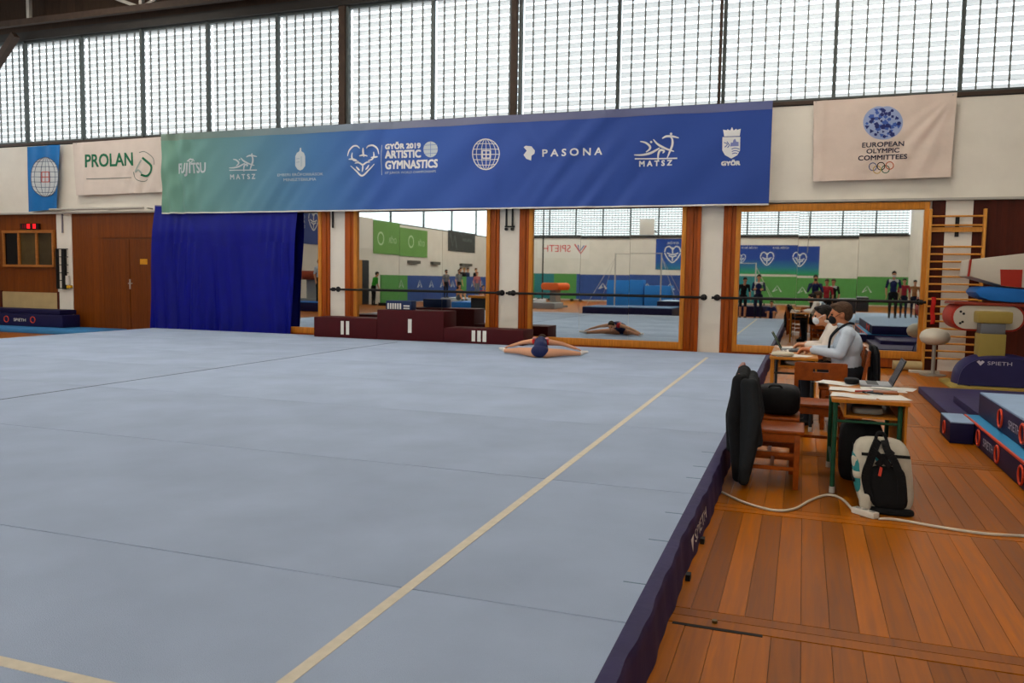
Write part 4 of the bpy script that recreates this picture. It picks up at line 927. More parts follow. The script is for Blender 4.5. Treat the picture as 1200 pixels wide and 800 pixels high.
def make_desk(label, x0, x1, y0, y1, h, frame, shelf_z):
    t = thing('desk', label, 'desk', ((x0+x1)/2, (y0+y1)/2, 0))
    MB().box(x0, x1, y0, y1, h-.028, h).build('desk_top', DESKW, t, bevel=.005)
    for x in (x0+.03, x1-.045):
        for y in (y0+.12, y1-.12):
            lg = MB().cyl((x, y, .02), (x, y, h-.03), .016, n=12).build('leg', frame, t, smooth=True); MB().cyl((x, y, 0), (x, y, .045), .019, n=12).build('foot_cap', M('cap_white', '#b9b6b0', .6), lg)
        MB().cyl((x, y0+.12, .16), (x, y1-.12, .16), .011, n=10).build('side_bar', frame, t, smooth=True)
        MB().cyl((x, y0+.12, h-.045), (x, y1-.12, h-.045), .012, n=10).build('side_bar', frame, t, smooth=True)
    for y in (y0+.12, y1-.12): MB().cyl((x0+.03, y, h-.17), (x1-.045, y, h-.17), .010, n=10).build('cross_bar', frame, t, smooth=True)
    MB().box(x0+.10, x1-.06, y0+.13, y1-.13, shelf_z, shelf_z+.016).build('shelf', DESKW, t)
    MB().box(x0+.085, x0+.10, y0+.13, y1-.13, shelf_z, h-.03).build('shelf_back', DESKW, t)
    MB().box(x1-.022, x1-.008, y0+.05, y1-.05, .28, h-.03).build('modesty_panel', DESKW, t)
    return t
make_desk('near school desk with green steel legs, papers and laptop on top', .215, .70, 5.93, 7.02, .68, GREEN, .535)
def desk2():
    t = make_desk('far school desk at which the two masked people sit', -.285, .165, 8.38, 9.95, .735, M('frame_dark', '#20262a', .45), .625)
    for y in (8.40, 9.90): MB().box(-.275, -.24, y, y+.035, 0, .705).build('wooden_leg', DESKW, t)
desk2()
PAPER = M('paper_white', '#d9d6d0', .7)
def sheet_of(label, x, y, z, rot, w=.21, l=.297, mat=PAPER, curl=.006, group='papers on the near desk'):
    t = MB(); c, s_ = math.cos(rot), math.sin(rot)
    def fn(u, v): a, b_ = (u-.5)*w, (v-.5)*l; return (x+a*c-b_*s_, y+a*s_+b_*c, z+.0012+curl*(abs(u-.5)*2)**3*(1 if v > .5 else .3))
    o = t.sheet(fn, 8, 8, (0,0,-.0008)).build('paper_sheet', mat); return tag(o, label, 'paper', group)
T1 = .680
sheet_of('white paper sheet lying at the front left corner of the near desk', .36, 6.10, T1, 1.45); sheet_of('white paper sheet at the front right of the near desk under the wallet', .585, 6.14, T1+.002, .25)
sheet_of('white paper sheet in the middle of the near desk', .36, 6.43, T1+.001, 1.5); sheet_of('white paper sheet beside the laptop base on the near desk', .585, 6.53, T1+.002, 1.62)
sheet_of('white paper sheet hanging over the mat side edge of the near desk', .265, 6.83, T1, 1.1); sheet_of('white paper sheet jutting over the wall bar side of the near desk', .66, 6.64, T1+.005, 1.3)
o = tag(MB().box(.50, .66, 6.24, 6.37, T1+.008, T1+.022).build('brown_folder', M('folder_brown', '#8a4a1c', .5), bevel=.003), 'small brown wallet lying on papers on the near desk', 'wallet')
for i, (c, x, y, r, nm) in enumerate((('#b33a2c', .44, 6.30, .5, 'red'), ('#1c1d22', .49, 6.22, -.4, 'black'), ('#4a4f58', .47, 6.27, 1.1, 'grey'))):
    dx, dy = .07*math.cos(r), .07*math.sin(r); o = MB().cyl((x-dx, y-dy, T1+.016), (x+dx, y+dy, T1+.016), .006, n=8); tag(o.build('pen', M('pen_'+nm, c, .4), smooth=True), nm+' pen lying on the papers of the near desk', 'pen')
g = tag(soft_box(.33, .44, 6.78, 6.92, T1+.003, T1+.05, .6).build('black_pouch', M('bag_black'), smooth=True), 'black pouch on the near desk beside the laptop', 'pouch')
def laptop(label, x0, x1, y0, y1, z, tilt, side, cb, cs):
    t = thing('laptop', label, 'laptop', ((x0+x1)/2, (y0+y1)/2, z))
    bs = MB().box(x0, x1, y0, y1, z+.002, z+.018).build('keyboard_base', cb, t, bevel=.004)
    MB().box(x0+.05 if side > 0 else x0+.09, x1-.09 if side > 0 else x1-.05, y0+.02, y1-.02, z+.018, z+.0195).build('keys', M('keys_dark', '#3a3b40', .6), bs)
    xh = x1 if side > 0 else x0; L_ = .215; p = (xh+side*L_*math.sin(tilt), z+.012+L_*math.cos(tilt)); nx, nz = -side*math.cos(tilt)*.004, math.sin(tilt)*.004
    mb = MB().add([(xh-nx,y0,z+.012-nz),(xh+nx,y0,z+.012+nz),(p[0]+nx,y0,p[1]+nz),(p[0]-nx,y0,p[1]-nz),(xh-nx,y1,z+.012-nz),(xh+nx,y1,z+.012+nz),(p[0]+nx,y1,p[1]+nz),(p[0]-nx,y1,p[1]-nz)], [(0,1,2,3),(7,6,5,4),(0,4,5,1),(1,5,6,2),(2,6,7,3),(3,7,4,0)])
    sc = mb.build('lid', cs, t)
    q = lambda f, y: (xh+(p[0]-xh)*f+nx*1.3, y, z+.012+(p[1]-z-.012)*f+nz*1.3)
    MB().add([q(.08,y0+.01), q(.08,y1-.01), q(.95,y1-.01), q(.95,y0+.01)], [(0,1,2,3)]).build('screen', M('screen_dark', '#0b0f18', .15), sc)
    return t
laptop('grey laptop with its lid open on the near desk', .44, .66, 6.70, 7.0, T1, .42, 1, M('laptop_grey', '#8d8f94', .4, metal=.3), M('lid_dark', '#26282c', .4))
laptop('dark laptop open in front of the two masked people', -.19, .03, 9.02, 9.34, .735, .50, -1, M('laptop_dark', '#3a3c40', .4), M('lid_grey2', '#3f4347', .4))
T2 = .735
for i, (x, y, r) in enumerate(((-.16, 8.55, .3), (-.05, 8.60, 1.2), (-.14, 9.62, .4))): sheet_of(('stack of white paper at the corner of the far desk', 'white paper beside the hands on the far desk', 'white paper in front of the person in white')[i], x, y, T2, r, group='papers on the far desk')
o = tag(soft_box(-.27, -.06, 8.40, 8.62, T2+.004, T2+.04, .5).build('paper_bundle', M('bundle_cream', '#c9bfa9', .7, bump=.4, bscale=20), smooth=True), 'cream paper bundle at the corner of the far desk', 'papers')
for i in range(3):
    pts = [(-.24+.05*i, 8.70+.04*math.sin(3*i), T2+.012), (-.20+.04*i, 8.78, T2+.02+.01*i), (-.23+.04*i, 8.88, T2+.014), (-.18+.03*i, 8.96, T2+.012)]
    tag(MB().tube(smooth_path(pts, 6), .008, 6).build('white_cable', M('cable_white', '#cfc8bd', .5), smooth=True), 'tangled white cable on the far desk in front of the laptop', 'cable', 'cables on the far desk')
o = tag(soft_box(-.15, .08, 8.52, 8.80, .642, .70, .6).build('white_bag', M('plastic_white', '#bdb6a8', .45, bump=.5, bscale=25), smooth=True), 'crumpled white plastic bag on the shelf under the far desk', 'bag')
o = tag(soft_box(.36, .56, 6.12, 6.36, .552, .60, .35).build('grey_folder', M('folder_grey', '#8c8880', .6), smooth=True), 'grey folder on the shelf under the near desk', 'folder')

# ---- backpack
bp = thing('backpack', 'white and teal backpack with black straps leaning at the near desk', 'backpack', (.53, 5.72, 0))
def lean_(mb, k=.22):
    mb.v = [(x-.10*z, y+k*z, z) for x, y, z in mb.v]; return mb
BPW = M('backpack_white', '#b9b2a2', .75, var=.08, bump=.3, bscale=25); TEAL = M('backpack_teal', '#2f7f82', .75); BLK = M('strap_black', '#0d0d0f', .8, bump=.3, bscale=40)
bd = lean_(soft_box(.385, .735, 5.60, 5.82, .0, .455, .5)).build('pack_body', BPW, bp, smooth=True)
lean_(soft_box(.465, .690, 5.575, 5.70, .03, .30, .45)).build('back_pad', BLK, bp, smooth=True)
for x0, x1 in ((.445, .52), (.655, .60)):
    pts = [(x1+(.02 if x1 < .56 else -.02), 5.62, .452), (x1-.01, 5.575, .40), ((x0+x1)/2, 5.565, .33), (x0, 5.57, .22), (x0+(.02 if x0 < .5 else -.01), 5.585, .08)]
    sp = smooth_path(pts, 6); mb = MB()
    for a, c in zip(sp, sp[1:]): mb.bar(a, c, .045, .016, up=(0,1,.3))
    lean_(mb).build('shoulder_strap', BLK, bp)
lean_(MB().bar((.50, 5.575, .40), (.60, 5.575, .30), .035, .012, up=(0,1,.3))).build('cross_strap', BLK, bp); lean_(MB().bar((.62, 5.575, .40), (.52, 5.575, .30), .035, .012, up=(0,1,.3))).build('cross_strap', BLK, bp)
lean_(MB().bar((.435, 5.585, .365), (.72, 5.585, .365), .018, .012, up=(0,1,0))).build('seam_band', BLK, bp)
lean_(soft_box(.379, .45, 5.615, 5.80, .10, .36, .5)).build('teal_side', TEAL, bp, smooth=True)
lean_(soft_box(.376, .44, 5.605, 5.74, .20, .25, .5)).build('white_side_band', BPW, bp, smooth=True); lean_(MB().bar((.378, 5.61, .19), (.375, 5.80, .20), .012, .014)).build('side_strap', BLK, bp)
lean_(soft_box(.374, .42, 5.62, 5.68, .27, .34, .6)).build('white_side_patch', BPW, bp, smooth=True)
for c, r in (((.535,5.602,.345),(.022,.012,.03)), ((.615,5.602,.35),(.024,.012,.032))): lean_(MB().ellipsoid(c, r)).build('teal_patch', TEAL, bp, smooth=True)
lean_(MB().bar((.53, 5.565, .24), (.545, 5.565, .295), .016, .012, up=(0,1,0))).build('red_tab', M('tab_red', '#c2402f', .6), bp)
lean_(soft_box(.40, .47, 5.565, 5.66, .02, .13, .5)).build('side_pocket', BPW, bp, smooth=True)
lean_(MB().tube(smooth_path([(.53,5.66,.45),(.545,5.66,.49),(.58,5.66,.49),(.595,5.66,.45)], 5), .01, 8)).build('top_handle', BLK, bp, smooth=True)
lean_(soft_box(.42, .72, 5.575, 5.66, .0, .04, .5)).build('base_trim', BLK, bp, smooth=True)
# ---- power strip and its cable
ps = thing('power_strip', 'white power strip on the floor in front of the backpack', 'power strip', (.43, 5.50, 0))
mb = MB(); mb.box(-.085, .085, -.028, .028, .001, .04); a = -.75
mb.v = [(.425+x*math.cos(a)-y*math.sin(a), 5.52+x*math.sin(a)+y*math.cos(a), z) for x, y, z in mb.v]; mb.build('strip_body', M('plastic_cream', '#cfc9bd', .45), ps, bevel=.008)
for k in (-.05, 0, .05): MB().cyl((.425+k*math.cos(a), 5.52+k*math.sin(a), .039), (.425+k*math.cos(a), 5.52+k*math.sin(a), .042), .017, n=14).build('socket', M('socket_grey', '#8d8a84', .5), ps)
CABLE = M('cord_white', '#cabfae', .5)
c1 = [(-.47,5.72),(-.32,5.52),(-.13,5.39),(.0,5.47),(.10,5.73),(.21,5.93),(.30,5.87),(.36,5.59)]; c2 = [(.50,5.445),(.60,5.47),(.83,5.40),(1.05,5.36),(1.274,5.40),(1.50,5.49)]
MB().tube(smooth_path([(x, y, .009) for x, y in c1], 8), .0085, 8).build('power_cord', CABLE, ps, smooth=True)
MB().tube(smooth_path([(x, y, .009) for x, y in c2], 8), .0085, 8).build('power_cord', CABLE, ps, smooth=True)
# ================================================================== wall bars and vault corner
BARW = M_wood('wallbar_wood', '#c98a3c', .4, (14, 14, 2), contrast=.25)
wb = thing('wall_bars', 'tall wooden wall bars in front of the white pilaster by the vault', 'wall bars', (2.4, W-.1, 0))
for x in (1.985, 2.80): MB().box(x-.022, x+.022, W-.16, W-.055, 0, 2.74).build('upright', BARW, wb, bevel=.006)
zs = [2.62, 2.47]+[2.11-i*.1262 for i in range(16)]; pr_ = None
for z in zs:
    if pr_ is None: pr_ = MB().cyl((2.0, W-.125, z), (2.785, W-.125, z), .0165, n=10).build('rung', BARW, wb, smooth=True); l0 = Vector(pr_.location); z0 = z
    else: share(pr_, l0+Vector((0, 0, z-z0)), wb)
MB().box(2.0, 2.785, W-.10, W-.07, 2.36, 2.44).build('cross_board', BARW, wb)
o = MB().box(2.37, 2.43, W-.075, W-.05, 2.28, 2.62); tag(o.build('steel_strap', M('strap_black2', '#1c1b1d', .5), wb), 'black bracket plate')
tag(MB().sheet(lambda u, v: (2.055+.07*u+.008*math.sin(v*9), W-.175-.012*math.sin(u*3.1)-.01*math.sin(v*11), .80+.46*v), 6, 14, (0, .004, 0)).build('red_cloth', M('cloth_red', '#b01d17', .7)), 'narrow red cloth hanging over a rung of the wall bars', 'cloth')
VB, VC = 13.0, 13.35
vt = thing('vault_table', 'gymnastics vault table on a navy dome base and beige column', 'vault', (2.6, 13.4, 0))
BEIGE = M('vault_beige', '#94803f', .55, var=.08); VWHITE = M('vault_white', '#bdb5a6', .6, var=.05); VRED = M('vault_red', '#9c2a1c', .6)
MB().prism([(2.02,0),(3.35,0),(3.35,.05),(2.10,.05),(2.02,.035)], lambda a, c, d: (a, d, c), 12.85, 13.95).build('base_plate', BEIGE, vt, bevel=.006)
def dome(u, v):
    t = math.pi*u; p = .75; k = math.sin(math.pi*(.12+.76*v))**.35
    return (2.68-.58*k*math.copysign(abs(math.cos(t))**p, math.cos(t)), 12.95+.85*v, .055+.44*k*math.sin(t)**p)
dm = MB().sheet(dome, 28, 16, (0, 0, -.02)).build('dome_cover', M('dome_navy', '#26244f', .5, var=.1), vt, smooth=True)
mb = MB(); mb.add([(2.12+.02*math.cos(0), 0, 0)], []); mb = MB()
def dface(a, c): return (a, 12.945, c)
fpl = MB().prism([(2.115,.06)]+[(2.68-.555*math.copysign(abs(math.cos(math.pi*i/20))**.75, math.cos(math.pi*i/20)), .06+.405*math.sin(math.pi*i/20)**.75) for i in range(1, 20)]+[(3.235,.06)], lambda a, c, d: (a, d, c), 12.945, 12.97).build('dome_front', M('dome_navy'), vt)
mb = MB(); dy = lambda a, c: (a, 12.938, c); mb.add([dy(2.335,.40), dy(2.365,.42), dy(2.385,.40), dy(2.405,.42), dy(2.435,.40), dy(2.385,.345)], [(0,1,2,3,4,5)]); put_text(mb, 'SPIETH', 2.47, 2.77, .36, .41, dy); mb.build('dome_logo', M('logo_grey', '#b9b3c4', .6), vt)
MB().box(2.40, 2.735, 13.2, 13.55, .40, .78).build('column', BEIGE, vt, bevel=.012); MB().box(2.412, 2.722, 13.21, 13.54, .78, .93).build('collar', M('collar_grey', '#6f7073', .4, metal=.5), vt, bevel=.006)
MB().box(2.36, 2.80, 13.16, 13.50, .93, 1.10).build('mount', BEIGE, vt, bevel=.03)
def rrect(x0, x1, z0, z1, r, n=6):
    P = []
    for cx, cz, a0 in ((x1-r, z1-r, 0), (x0+r, z1-r, 90), (x0+r, z0+r, 180), (x1-r, z0+r, 270)):
        for i in range(n+1): a = math.radians(a0+90*i/n); P.append((cx+r*math.cos(a), cz+r*math.sin(a)))
    return P
MB().prism(rrect(2.07, 3.02, .80, 1.20, .19), lambda a, c, d: (a, d, c), 13.50, 14.35).build('table_body', VRED, vt, bevel=.02)
MB().prism(rrect(2.10, 2.99, .83, 1.17, .165), lambda a, c, d: (a, d, c), 13.485, 13.51).build('end_panel', VWHITE, vt)
MB().prism([(2.09,1.185),(3.02,1.165),(3.04,1.21),(2.10,1.225)], lambda a, c, d: (a, d, c), 13.45, 14.35).build('top_pad', M('vault_top', '#7d2e1e', .6, var=.15), vt, bevel=.008)
for x, z in ((2.19,1.08), (2.23,1.05), (2.22,.93), (2.19,.91)): MB().cyl((x, 13.478, z), (x, 13.486, z), .018, n=10).build('bolt', BLACK, vt)
def slab(u, v):
    return None
cu = thing('blue_cushion', 'bright blue cushion lying on the vault table', 'cushion', (2.9, 13.9, 1.225))
MB().prism([(2.36,1.37),(2.42,1.30),(2.55,1.25),(2.8,1.228),(3.7,1.228),(3.7,1.40),(2.9,1.43),(2.55,1.455),(2.42,1.445)], lambda a, c, d: (a, d, c), 13.46, 14.3).build('pad', M('cushion_blue', '#1a64b0', .55), cu, bevel=.03)
wv = thing('foam_block', 'long white tapered foam block with a red panel lying on the blue cushion', 'foam block', (2.95, 13.85, 1.43))
MB().prism([(2.26,1.60),(2.28,1.84),(3.05,1.945),(3.75,1.98),(3.75,1.46),(3.05,1.435),(2.75,1.455)], lambda a, c, d: (a, d, c), 13.45, 14.25).build('block_body', VWHITE, wv, bevel=.015)
MB().prism([(2.675,1.468),(2.935,1.445),(2.935,1.70),(2.655,1.70)], lambda a, c, d: (a, d, c), 13.44, 13.452).build('red_panel', VRED, wv)
MB().prism([(2.248,1.60),(2.268,1.84),(2.29,1.842),(2.27,1.592)], lambda a, c, d: (a, d, c), 13.445, 13.52).build('red_edge', VRED, wv)
ms = thing('mushroom_trainer', 'white lens-shaped pommel mushroom on a steel stem', 'mushroom trainer', (2.035, 14.7, 0))
MB().lathe([(.02,0),(.20,0),(.20,.015),(.06,.03),(.03,.04),(.03,.52),(.05,.53)], (2.035, 14.7, .001)).build('stand', M('steel_stem', '#9a968e', .35, metal=.6), ms, smooth=True)
MB().lathe([(.02,.50),(.12,.505),(.195,.545),(.222,.60),(.224,.64),(.20,.70),(.13,.75),(.05,.768),(.005,.77)], (2.035, 14.7, 0), 32).build('dome', M('mushroom_white', '#c2bbac', .5), ms, smooth=True)
o = tag(MB().cyl((1.50, 15.35, .085), (1.95, 15.35, .085), .08, n=20).build('foam_roll', M('roll_beige', '#a8946a', .7), smooth=True), 'beige foam roll lying at the foot of the mirror', 'foam roll')
o = tag(MB().box(1.72, 2.18, 15.0, 15.12, .0, .04).build('white_board', M('board_white', '#b8b0a2', .6), bevel=.004), 'white board lying on the floor behind the mushroom', 'board')

# ---- navy mats
g = thing('flat_mat', 'thin purple-navy mat lying flat before the vault', 'gym mat', (2.4, 10.6, 0)); MB().box(1.53, 4.6, 9.05, 12.25, .001, .085).build('foam', SKIRT, g, bevel=.012)
g = thing('folded_mat', 'purple-navy mat lying on the flat mat next to the thick mats', 'gym mat', (2.5, 9.9, .085)); MB().box(1.72, 4.4, 9.06, 10.75, .087, .17).build('foam', SKIRT, g, bevel=.012)
lm = thing('landing_mat', 'low navy landing mat with cyan top and orange piping', 'gym mat', (2.9, 6.5, 0))
MB().box(1.545, 4.4, 4.0, 8.98, .001, .19).build('foam', NAVY, lm, bevel=.01); MB().box(1.55, 4.4, 4.0, 8.975, .19, .20).build('cyan_top', CYAN, lm)
MB().tube([(1.548, 4.0, .192), (1.548, 8.975, .192)], .012, 8).build('orange_piping', ORANGE, lm, smooth=True)
um = thing('landing_mat', 'thick navy landing mat with pale blue top lying on the cyan mat', 'gym mat', (2.95, 6.5, .20))
MB().box(1.66, 4.5, 4.0, 8.98, .201, .412).build('foam', NAVY, um, bevel=.012); MB().box(1.665, 4.5, 4.0, 8.975, .412, .425).build('pale_top', PALEB, um)
def side_marks(t, X, z0, z1, rings, txt):
    zc = (z0+z1)/2
    ringed(None, [(X-.006, at_x(px, py, X).y, zc) for px, py in rings], (z1-z0)*.36, 'x', ORANGE, t)
    ya, yb = at_x(*txt[0], X).y, at_x(*txt[1], X).y
    mb = MB(); put_text(mb, 'SPIETH', 0, 1, zc-.035, zc+.035, lambda a, c: (X-.004, ya+(yb-ya)*a, c)); mb.build('mat_logo', M('logo_mat', '#b0adbd', .6), t)
side_marks(um, 1.66, .21, .42, [(1172.7,492.5), (1199,512)], ((1182,500), (1195,510)))
side_marks(lm, 1.545, .0, .19, [(1147,513.5), (1169,533), (1197,559)], ((1152.5,518), (1164,529)))
sb_ = thing('foam_step', 'small navy foam block with pale blue top beside the thick mats', 'foam block', (1.42, 8.85, 0))
MB().box(1.335, 1.53, 8.42, 9.0, .001, .19).build('foam', NAVY, sb_, bevel=.008); MB().box(1.338, 1.528, 8.425, 8.995, .19, .20).build('pale_top', PALEB, sb_)
ringed(None, [(1.331, at_x(1107, 498, 1.335).y, .10)], .06, 'x', ORANGE, sb_)

# ================================================================== the hall behind the camera, as the mirrors show it
def flat_banner(name, label, wall, u0, u1, z0, z1, mat, cat='banner', group=None):
    """wall 'rear': u is x; 'left': u is y"""
    if wall == 'rear': c = ((u0+u1)/2, BACK+.04, z0); b_ = (u0, u1, BACK+.02, BACK+.035, z0, z1)
    else: c = (XL+.04, (u0+u1)/2, z0); b_ = (XL+.02, XL+.035, u0, u1, z0, z1)
    t = thing(name, label, cat, c, group=group); MB().box(*b_).build('cloth', mat, t); return t
def rear_fn(a, c): return (-a, BACK+.042, c)       # a runs along -x, as read from inside the hall
def left_fn(a, c): return (XL+.042, a, c)
HEART = [[(-.5,.15),(-.42,.42),(-.2,.5),(0,.3)], [(.5,.15),(.42,.42),(.2,.5),(0,.3)], [(0,.45),(0,.05)], [(-.35,.1),(-.1,.0),(.1,.0),(.35,.1)], [(-.5,.1),(-.3,-.25),(0,-.5),(.3,-.25),(.5,.1)], [(-.25,-.05),(0,-.15),(.25,-.05)], [(0,-.1),(0,-.4)]]
def heart(t, fn, a, c, s, mat):
    mb = MB()
    for p in HEART: ribbon(mb, smooth_path([(a+u*s, c+v*s) for u, v in p], 4) if len(p) > 2 else [(a+u*s, c+v*s) for u, v in p], .07*s, fn)
    mb.build('heart_mark', mat, t)
t = flat_banner('rear_banner', 'white banner with red lettering on the wall seen in the mirror', 'rear', -18.42, -14.5, 3.0, 4.32, M('banner_white', '#d3d0ca', .7))
mb = MB(); put_text(mb, 'SPIETH', 15.9, 18.0, 3.45, 3.95, rear_fn); mb.build('lettering', M('text_red', '#c0303a', .6), t)
mb = MB(); ribbon(mb, [(14.75,3.95),(15.15,3.35),(15.6,4.0)], .10, rear_fn); mb.build('wing_mark', M('mark_red', '#b8404a', .6), t); mb = MB(); ribbon(mb, [(14.9,3.95),(15.25,3.5),(15.35,3.95)], .08, rear_fn); mb.build('wing_mark', M('mark_blue', '#3a4f9a', .6), t)
HB = M_grad('heart_banner', [(0, '#2f8f4f'), (.25, '#2b6a8c'), (.5, '#22418f'), (1, '#1d3a86')], 'Z', 0, 2.0)
t = flat_banner('rear_banner', 'blue championship banner with one white heart emblem on the wall seen in the mirror', 'rear', -9.76, -6.9, 2.25, 4.37, M_grad('heart_banner2', [(0, '#2a6e86'), (.3, '#25509a'), (1, '#1f3f8e')], 'Z', 0, 2.0)); heart(t, rear_fn, 8.6, 3.3, 1.1, PW_)
mb = MB(); put_text(mb, 'GYŐR', 8.2, 9.0, 4.02, 4.2, rear_fn); mb.build('lettering', PW_, t)
t = flat_banner('rear_banner', 'wide blue and green championship banner with white heart emblems seen in the mirror', 'rear', -5.0, .92, 2.03, 3.95, HB)
for a in (4.0, 2.35, .3): heart(t, rear_fn, a, 3.05, .85 if a != 4.0 else .55, PW_)
mb = MB(); put_text(mb, 'GYŐR 2019', 1.0, 2.0, 3.72, 3.86, rear_fn); put_text(mb, 'GYŐR 2019', 3.0, 4.0, 3.72, 3.86, rear_fn); mb.build('lettering', PW_, t)
GB = M('banner_green', '#63904a', .65, var=.06, scale=1)
for y0, y1, z0, z1, nm in ((-10.2, -7.2, 2.68, 4.46, 'nearer'), (-13.8, -10.2, 2.64, 4.24, 'farther')):
    t = flat_banner('end_banner', nm+' green banner with pale marks on the end wall', 'left', y0, y1, z0, z1, GB)
    mb = MB(); put_text(mb, 'GYŐR', y0+.4, y0+1.3, 3.3, 3.7, left_fn); ribbon(mb, circle(y0+2.2, 3.5, .32), .09, left_fn, closed=True); mb.build('pale_marks', M('mark_pale', '#a9c39a', .6), t)
t = flat_banner('end_banner', 'dark grey banner with faint print on the end wall', 'left', -21.4, -16.85, 3.18, 4.5, M('banner_dark', '#3c3f3e', .7))
mb = MB(); put_text(mb, 'GYŐR 2019', -20.8, -19.2, 3.9, 4.15, left_fn); ribbon(mb, [(-18.2,3.4),(-17.9,4.2),(-17.5,3.5),(-17.2,4.3)], .08, left_fn); mb.build('faint_print', M('print_dim', '#6d7272', .7), t)
t = flat_banner('end_banner', 'blue banner with white lettering and heart on the end wall', 'left', -5.45, .8, 2.9, 4.62, M('banner_blue', '#2a4287', .6))
mb = MB(); put_text(mb, 'GYŐR 2019', -.9, -.05, 4.05, 4.22, lambda a, c: left_fn(-a-2.2, c) if False else (XL+.042, a, c)); put_text(mb, 'ARTISTIC', -.9, -.05, 3.82, 3.98, left_fn); put_text(mb, 'GYMNASTICS', -.9, -.05, 3.6, 3.74, left_fn); mb.build('lettering', PW_, t); heart(t, left_fn, -1.6, 3.95, .8, PW_)
t = flat_banner('wall_panel_cover', 'white panel between the blue and green banners on the end wall', 'left', -7.15, -5.55, 2.9, 4.5, M('banner_white')); 
for y0, y1 in ((-15.4,-14.3), (-12.6,-11.2), (-3.0,-2.2), (-20.6,-18.8)): tag(MB().box(XL, XL+.18, y0, y1, 2.25, 2.42).build('air_vent', M('vent_dark', '#55524c', .6)), 'dark ventilation grille on the end wall', 'vent', 'grilles on the end wall')
d = thing('door_2', 'dark doorway with orange leaf in the end wall', None, (XL+.03, -6.4, 0), kind='structure'); MB().box(XL, XL+.03, -6.75, -6.0, 0, 2.3).build('door_leaf', M('door_dark', '#2a2c30', .5), d); MB().box(XL, XL+.06, -6.0, -5.5, 0, 2.3).build('door_leaf', M('door_orange', '#c08038', .5), d)
# barrier banners
BAR = {'blue': M('barrier_blue', '#2f4c8c', .6, var=.06), 'green': M('barrier_green', '#4f8f4c', .6, var=.06), 'teal': M('barrier_teal', '#2f7a80', .6, var=.06)}
def barrier(kind, wall, u0, u1, where):
    t = thing('barrier_banner', kind+' sponsor barrier '+where, 'barrier', ((u0+u1)/2, BACK+3.0, 0) if wall == 'rear' else (XL+1.6, (u0+u1)/2, 0))
    if wall == 'rear':
        MB().box(u0, u1, BACK+3.0, BACK+3.06, .15, 1.86).build('panel', BAR[kind], t); fn = lambda a, c: (u1-a*(u1-u0), BACK+3.07, c); ft = [(x-.04, x+.04, BACK+2.8, BACK+3.3, 0, .15) for x in (u0+.3, u1-.3)]
    else:
        MB().box(XL+1.54, XL+1.6, u0, u1, .15, 1.55).build('panel', BAR[kind], t); fn = lambda a, c: (XL+1.61, u0+a*(u1-u0), c); ft = [(XL+1.3, XL+1.8, y-.04, y+.04, 0, .15) for y in (u0+.3, u1-.3)]
    for f_ in ft: MB().box(*f_).build('foot', DARKSTEEL, t)
    mb = MB(); k = 1/(u1-u0)
    for q in range(int((u1-u0)/1.5)):
        a = (q*1.5+.5)*k; ribbon(mb, [(a, .9), (a+.25*k, 1.3), (a+.5*k, .9), (a+.25*k, 1.05)], .05*k if False else .02, fn)
    if mb.v: mb.build('white_mark', PW_S, t)
for i, (k, a, c_, w_) in enumerate((('green', XL+2, -17.6, 'in the far corner seen in the mirror'), ('teal', -17.6, -16.2, 'beside the far green barrier'), ('green', -16.2, -14.6, 'between teal and blue under the white banner'), ('blue', -14.6, -6.0, 'behind the high bar'), ('teal', -6.0, -2.6, 'under the heart banner'), ('green', -2.6, 2.2, 'along the wall behind the photographer'), ('green', 2.2, XR-.3, 'near the corner behind the vault side'))): barrier(k, 'rear', a, c_, w_)
for i, (k, a, c_, w_) in enumerate((('green', -8.1, -5.2, 'beside the end wall door'), ('blue', -14.8, -8.1, 'in front of the green wall banners'), ('green', -16.2, -14.8, 'short piece between blue ones by the end wall'), ('blue', -22.5, -16.2, 'under the dark grey banner'))): barrier(k, 'left', a, c_, w_)
# backboard, high bar, vault, mats
p0, p1 = in_mirror(750, 257, -23), in_mirror(767, 275, -23)
bb = thing('backboard', 'white basketball backboard hanging before the far windows', 'backboard', ((p0.x+p1.x)/2, -23, p1.z)); MB().box(p0.x, p1.x, -23.05, -23, p1.z, p0.z).build('board', M('board_white2', '#c9c9c6', .6), bb, bevel=.02)
mb = MB(); xm = (p0.x+p1.x)/2
for dx in (-.3, .3): mb.bar((xm+dx, -23.05, p1.z+.3), (xm+dx, BACK, p1.z+.3), .05, .05)
mb.build('arm', DARKSTEEL, bb)
def high_bar(label, x0, x1, y, h):
    t = thing('high_bar', label, 'high bar', ((x0+x1)/2, y, 0))
    for x in (x0, x1): MB().cyl((x, y, 0), (x, y, h), .035, n=10).build('post', M('bar_steel', '#b9b8b4', .35, metal=.6), t, smooth=True)
    MB().cyl((x0, y, h-.03), (x1, y, h-.03), .018, n=8).build('rail', M('bar_steel'), t, smooth=True)
    for x in (x0, x1):
        for s_ in (-1, 1): MB().cyl((x, y, h-.2), (x+(-1.2 if x == x0 else 1.2), y+1.6*s_, .02), .008, n=6).build('guy_wire', M('bar_steel'), t)
high_bar('tall steel high bar with guy wires in front of the blue barriers', -9.3, -6.9, -11, 2.9); high_bar('lower steel bar frame beside the heart banner', -4.6, -2.4, -14, 2.5)
def box_mat(name, label, x0, x1, y0, y1, z0, z1, mat, top=None, group=None, cat='gym mat'):
    t = thing(name, label, cat, ((x0+x1)/2, (y0+y1)/2, z0), group=group); MB().box(x0, x1, y0, y1, z0+.001, z1-(.02 if top else 0)).build('foam', mat, t, bevel=.03)
    if top: MB().box(x0+.02, x1-.02, y0+.02, y1-.02, z1-.02, z1).build('top_cover', top, t)
    return t
BRB = M('mat_bright_blue', '#2370c0', .6)
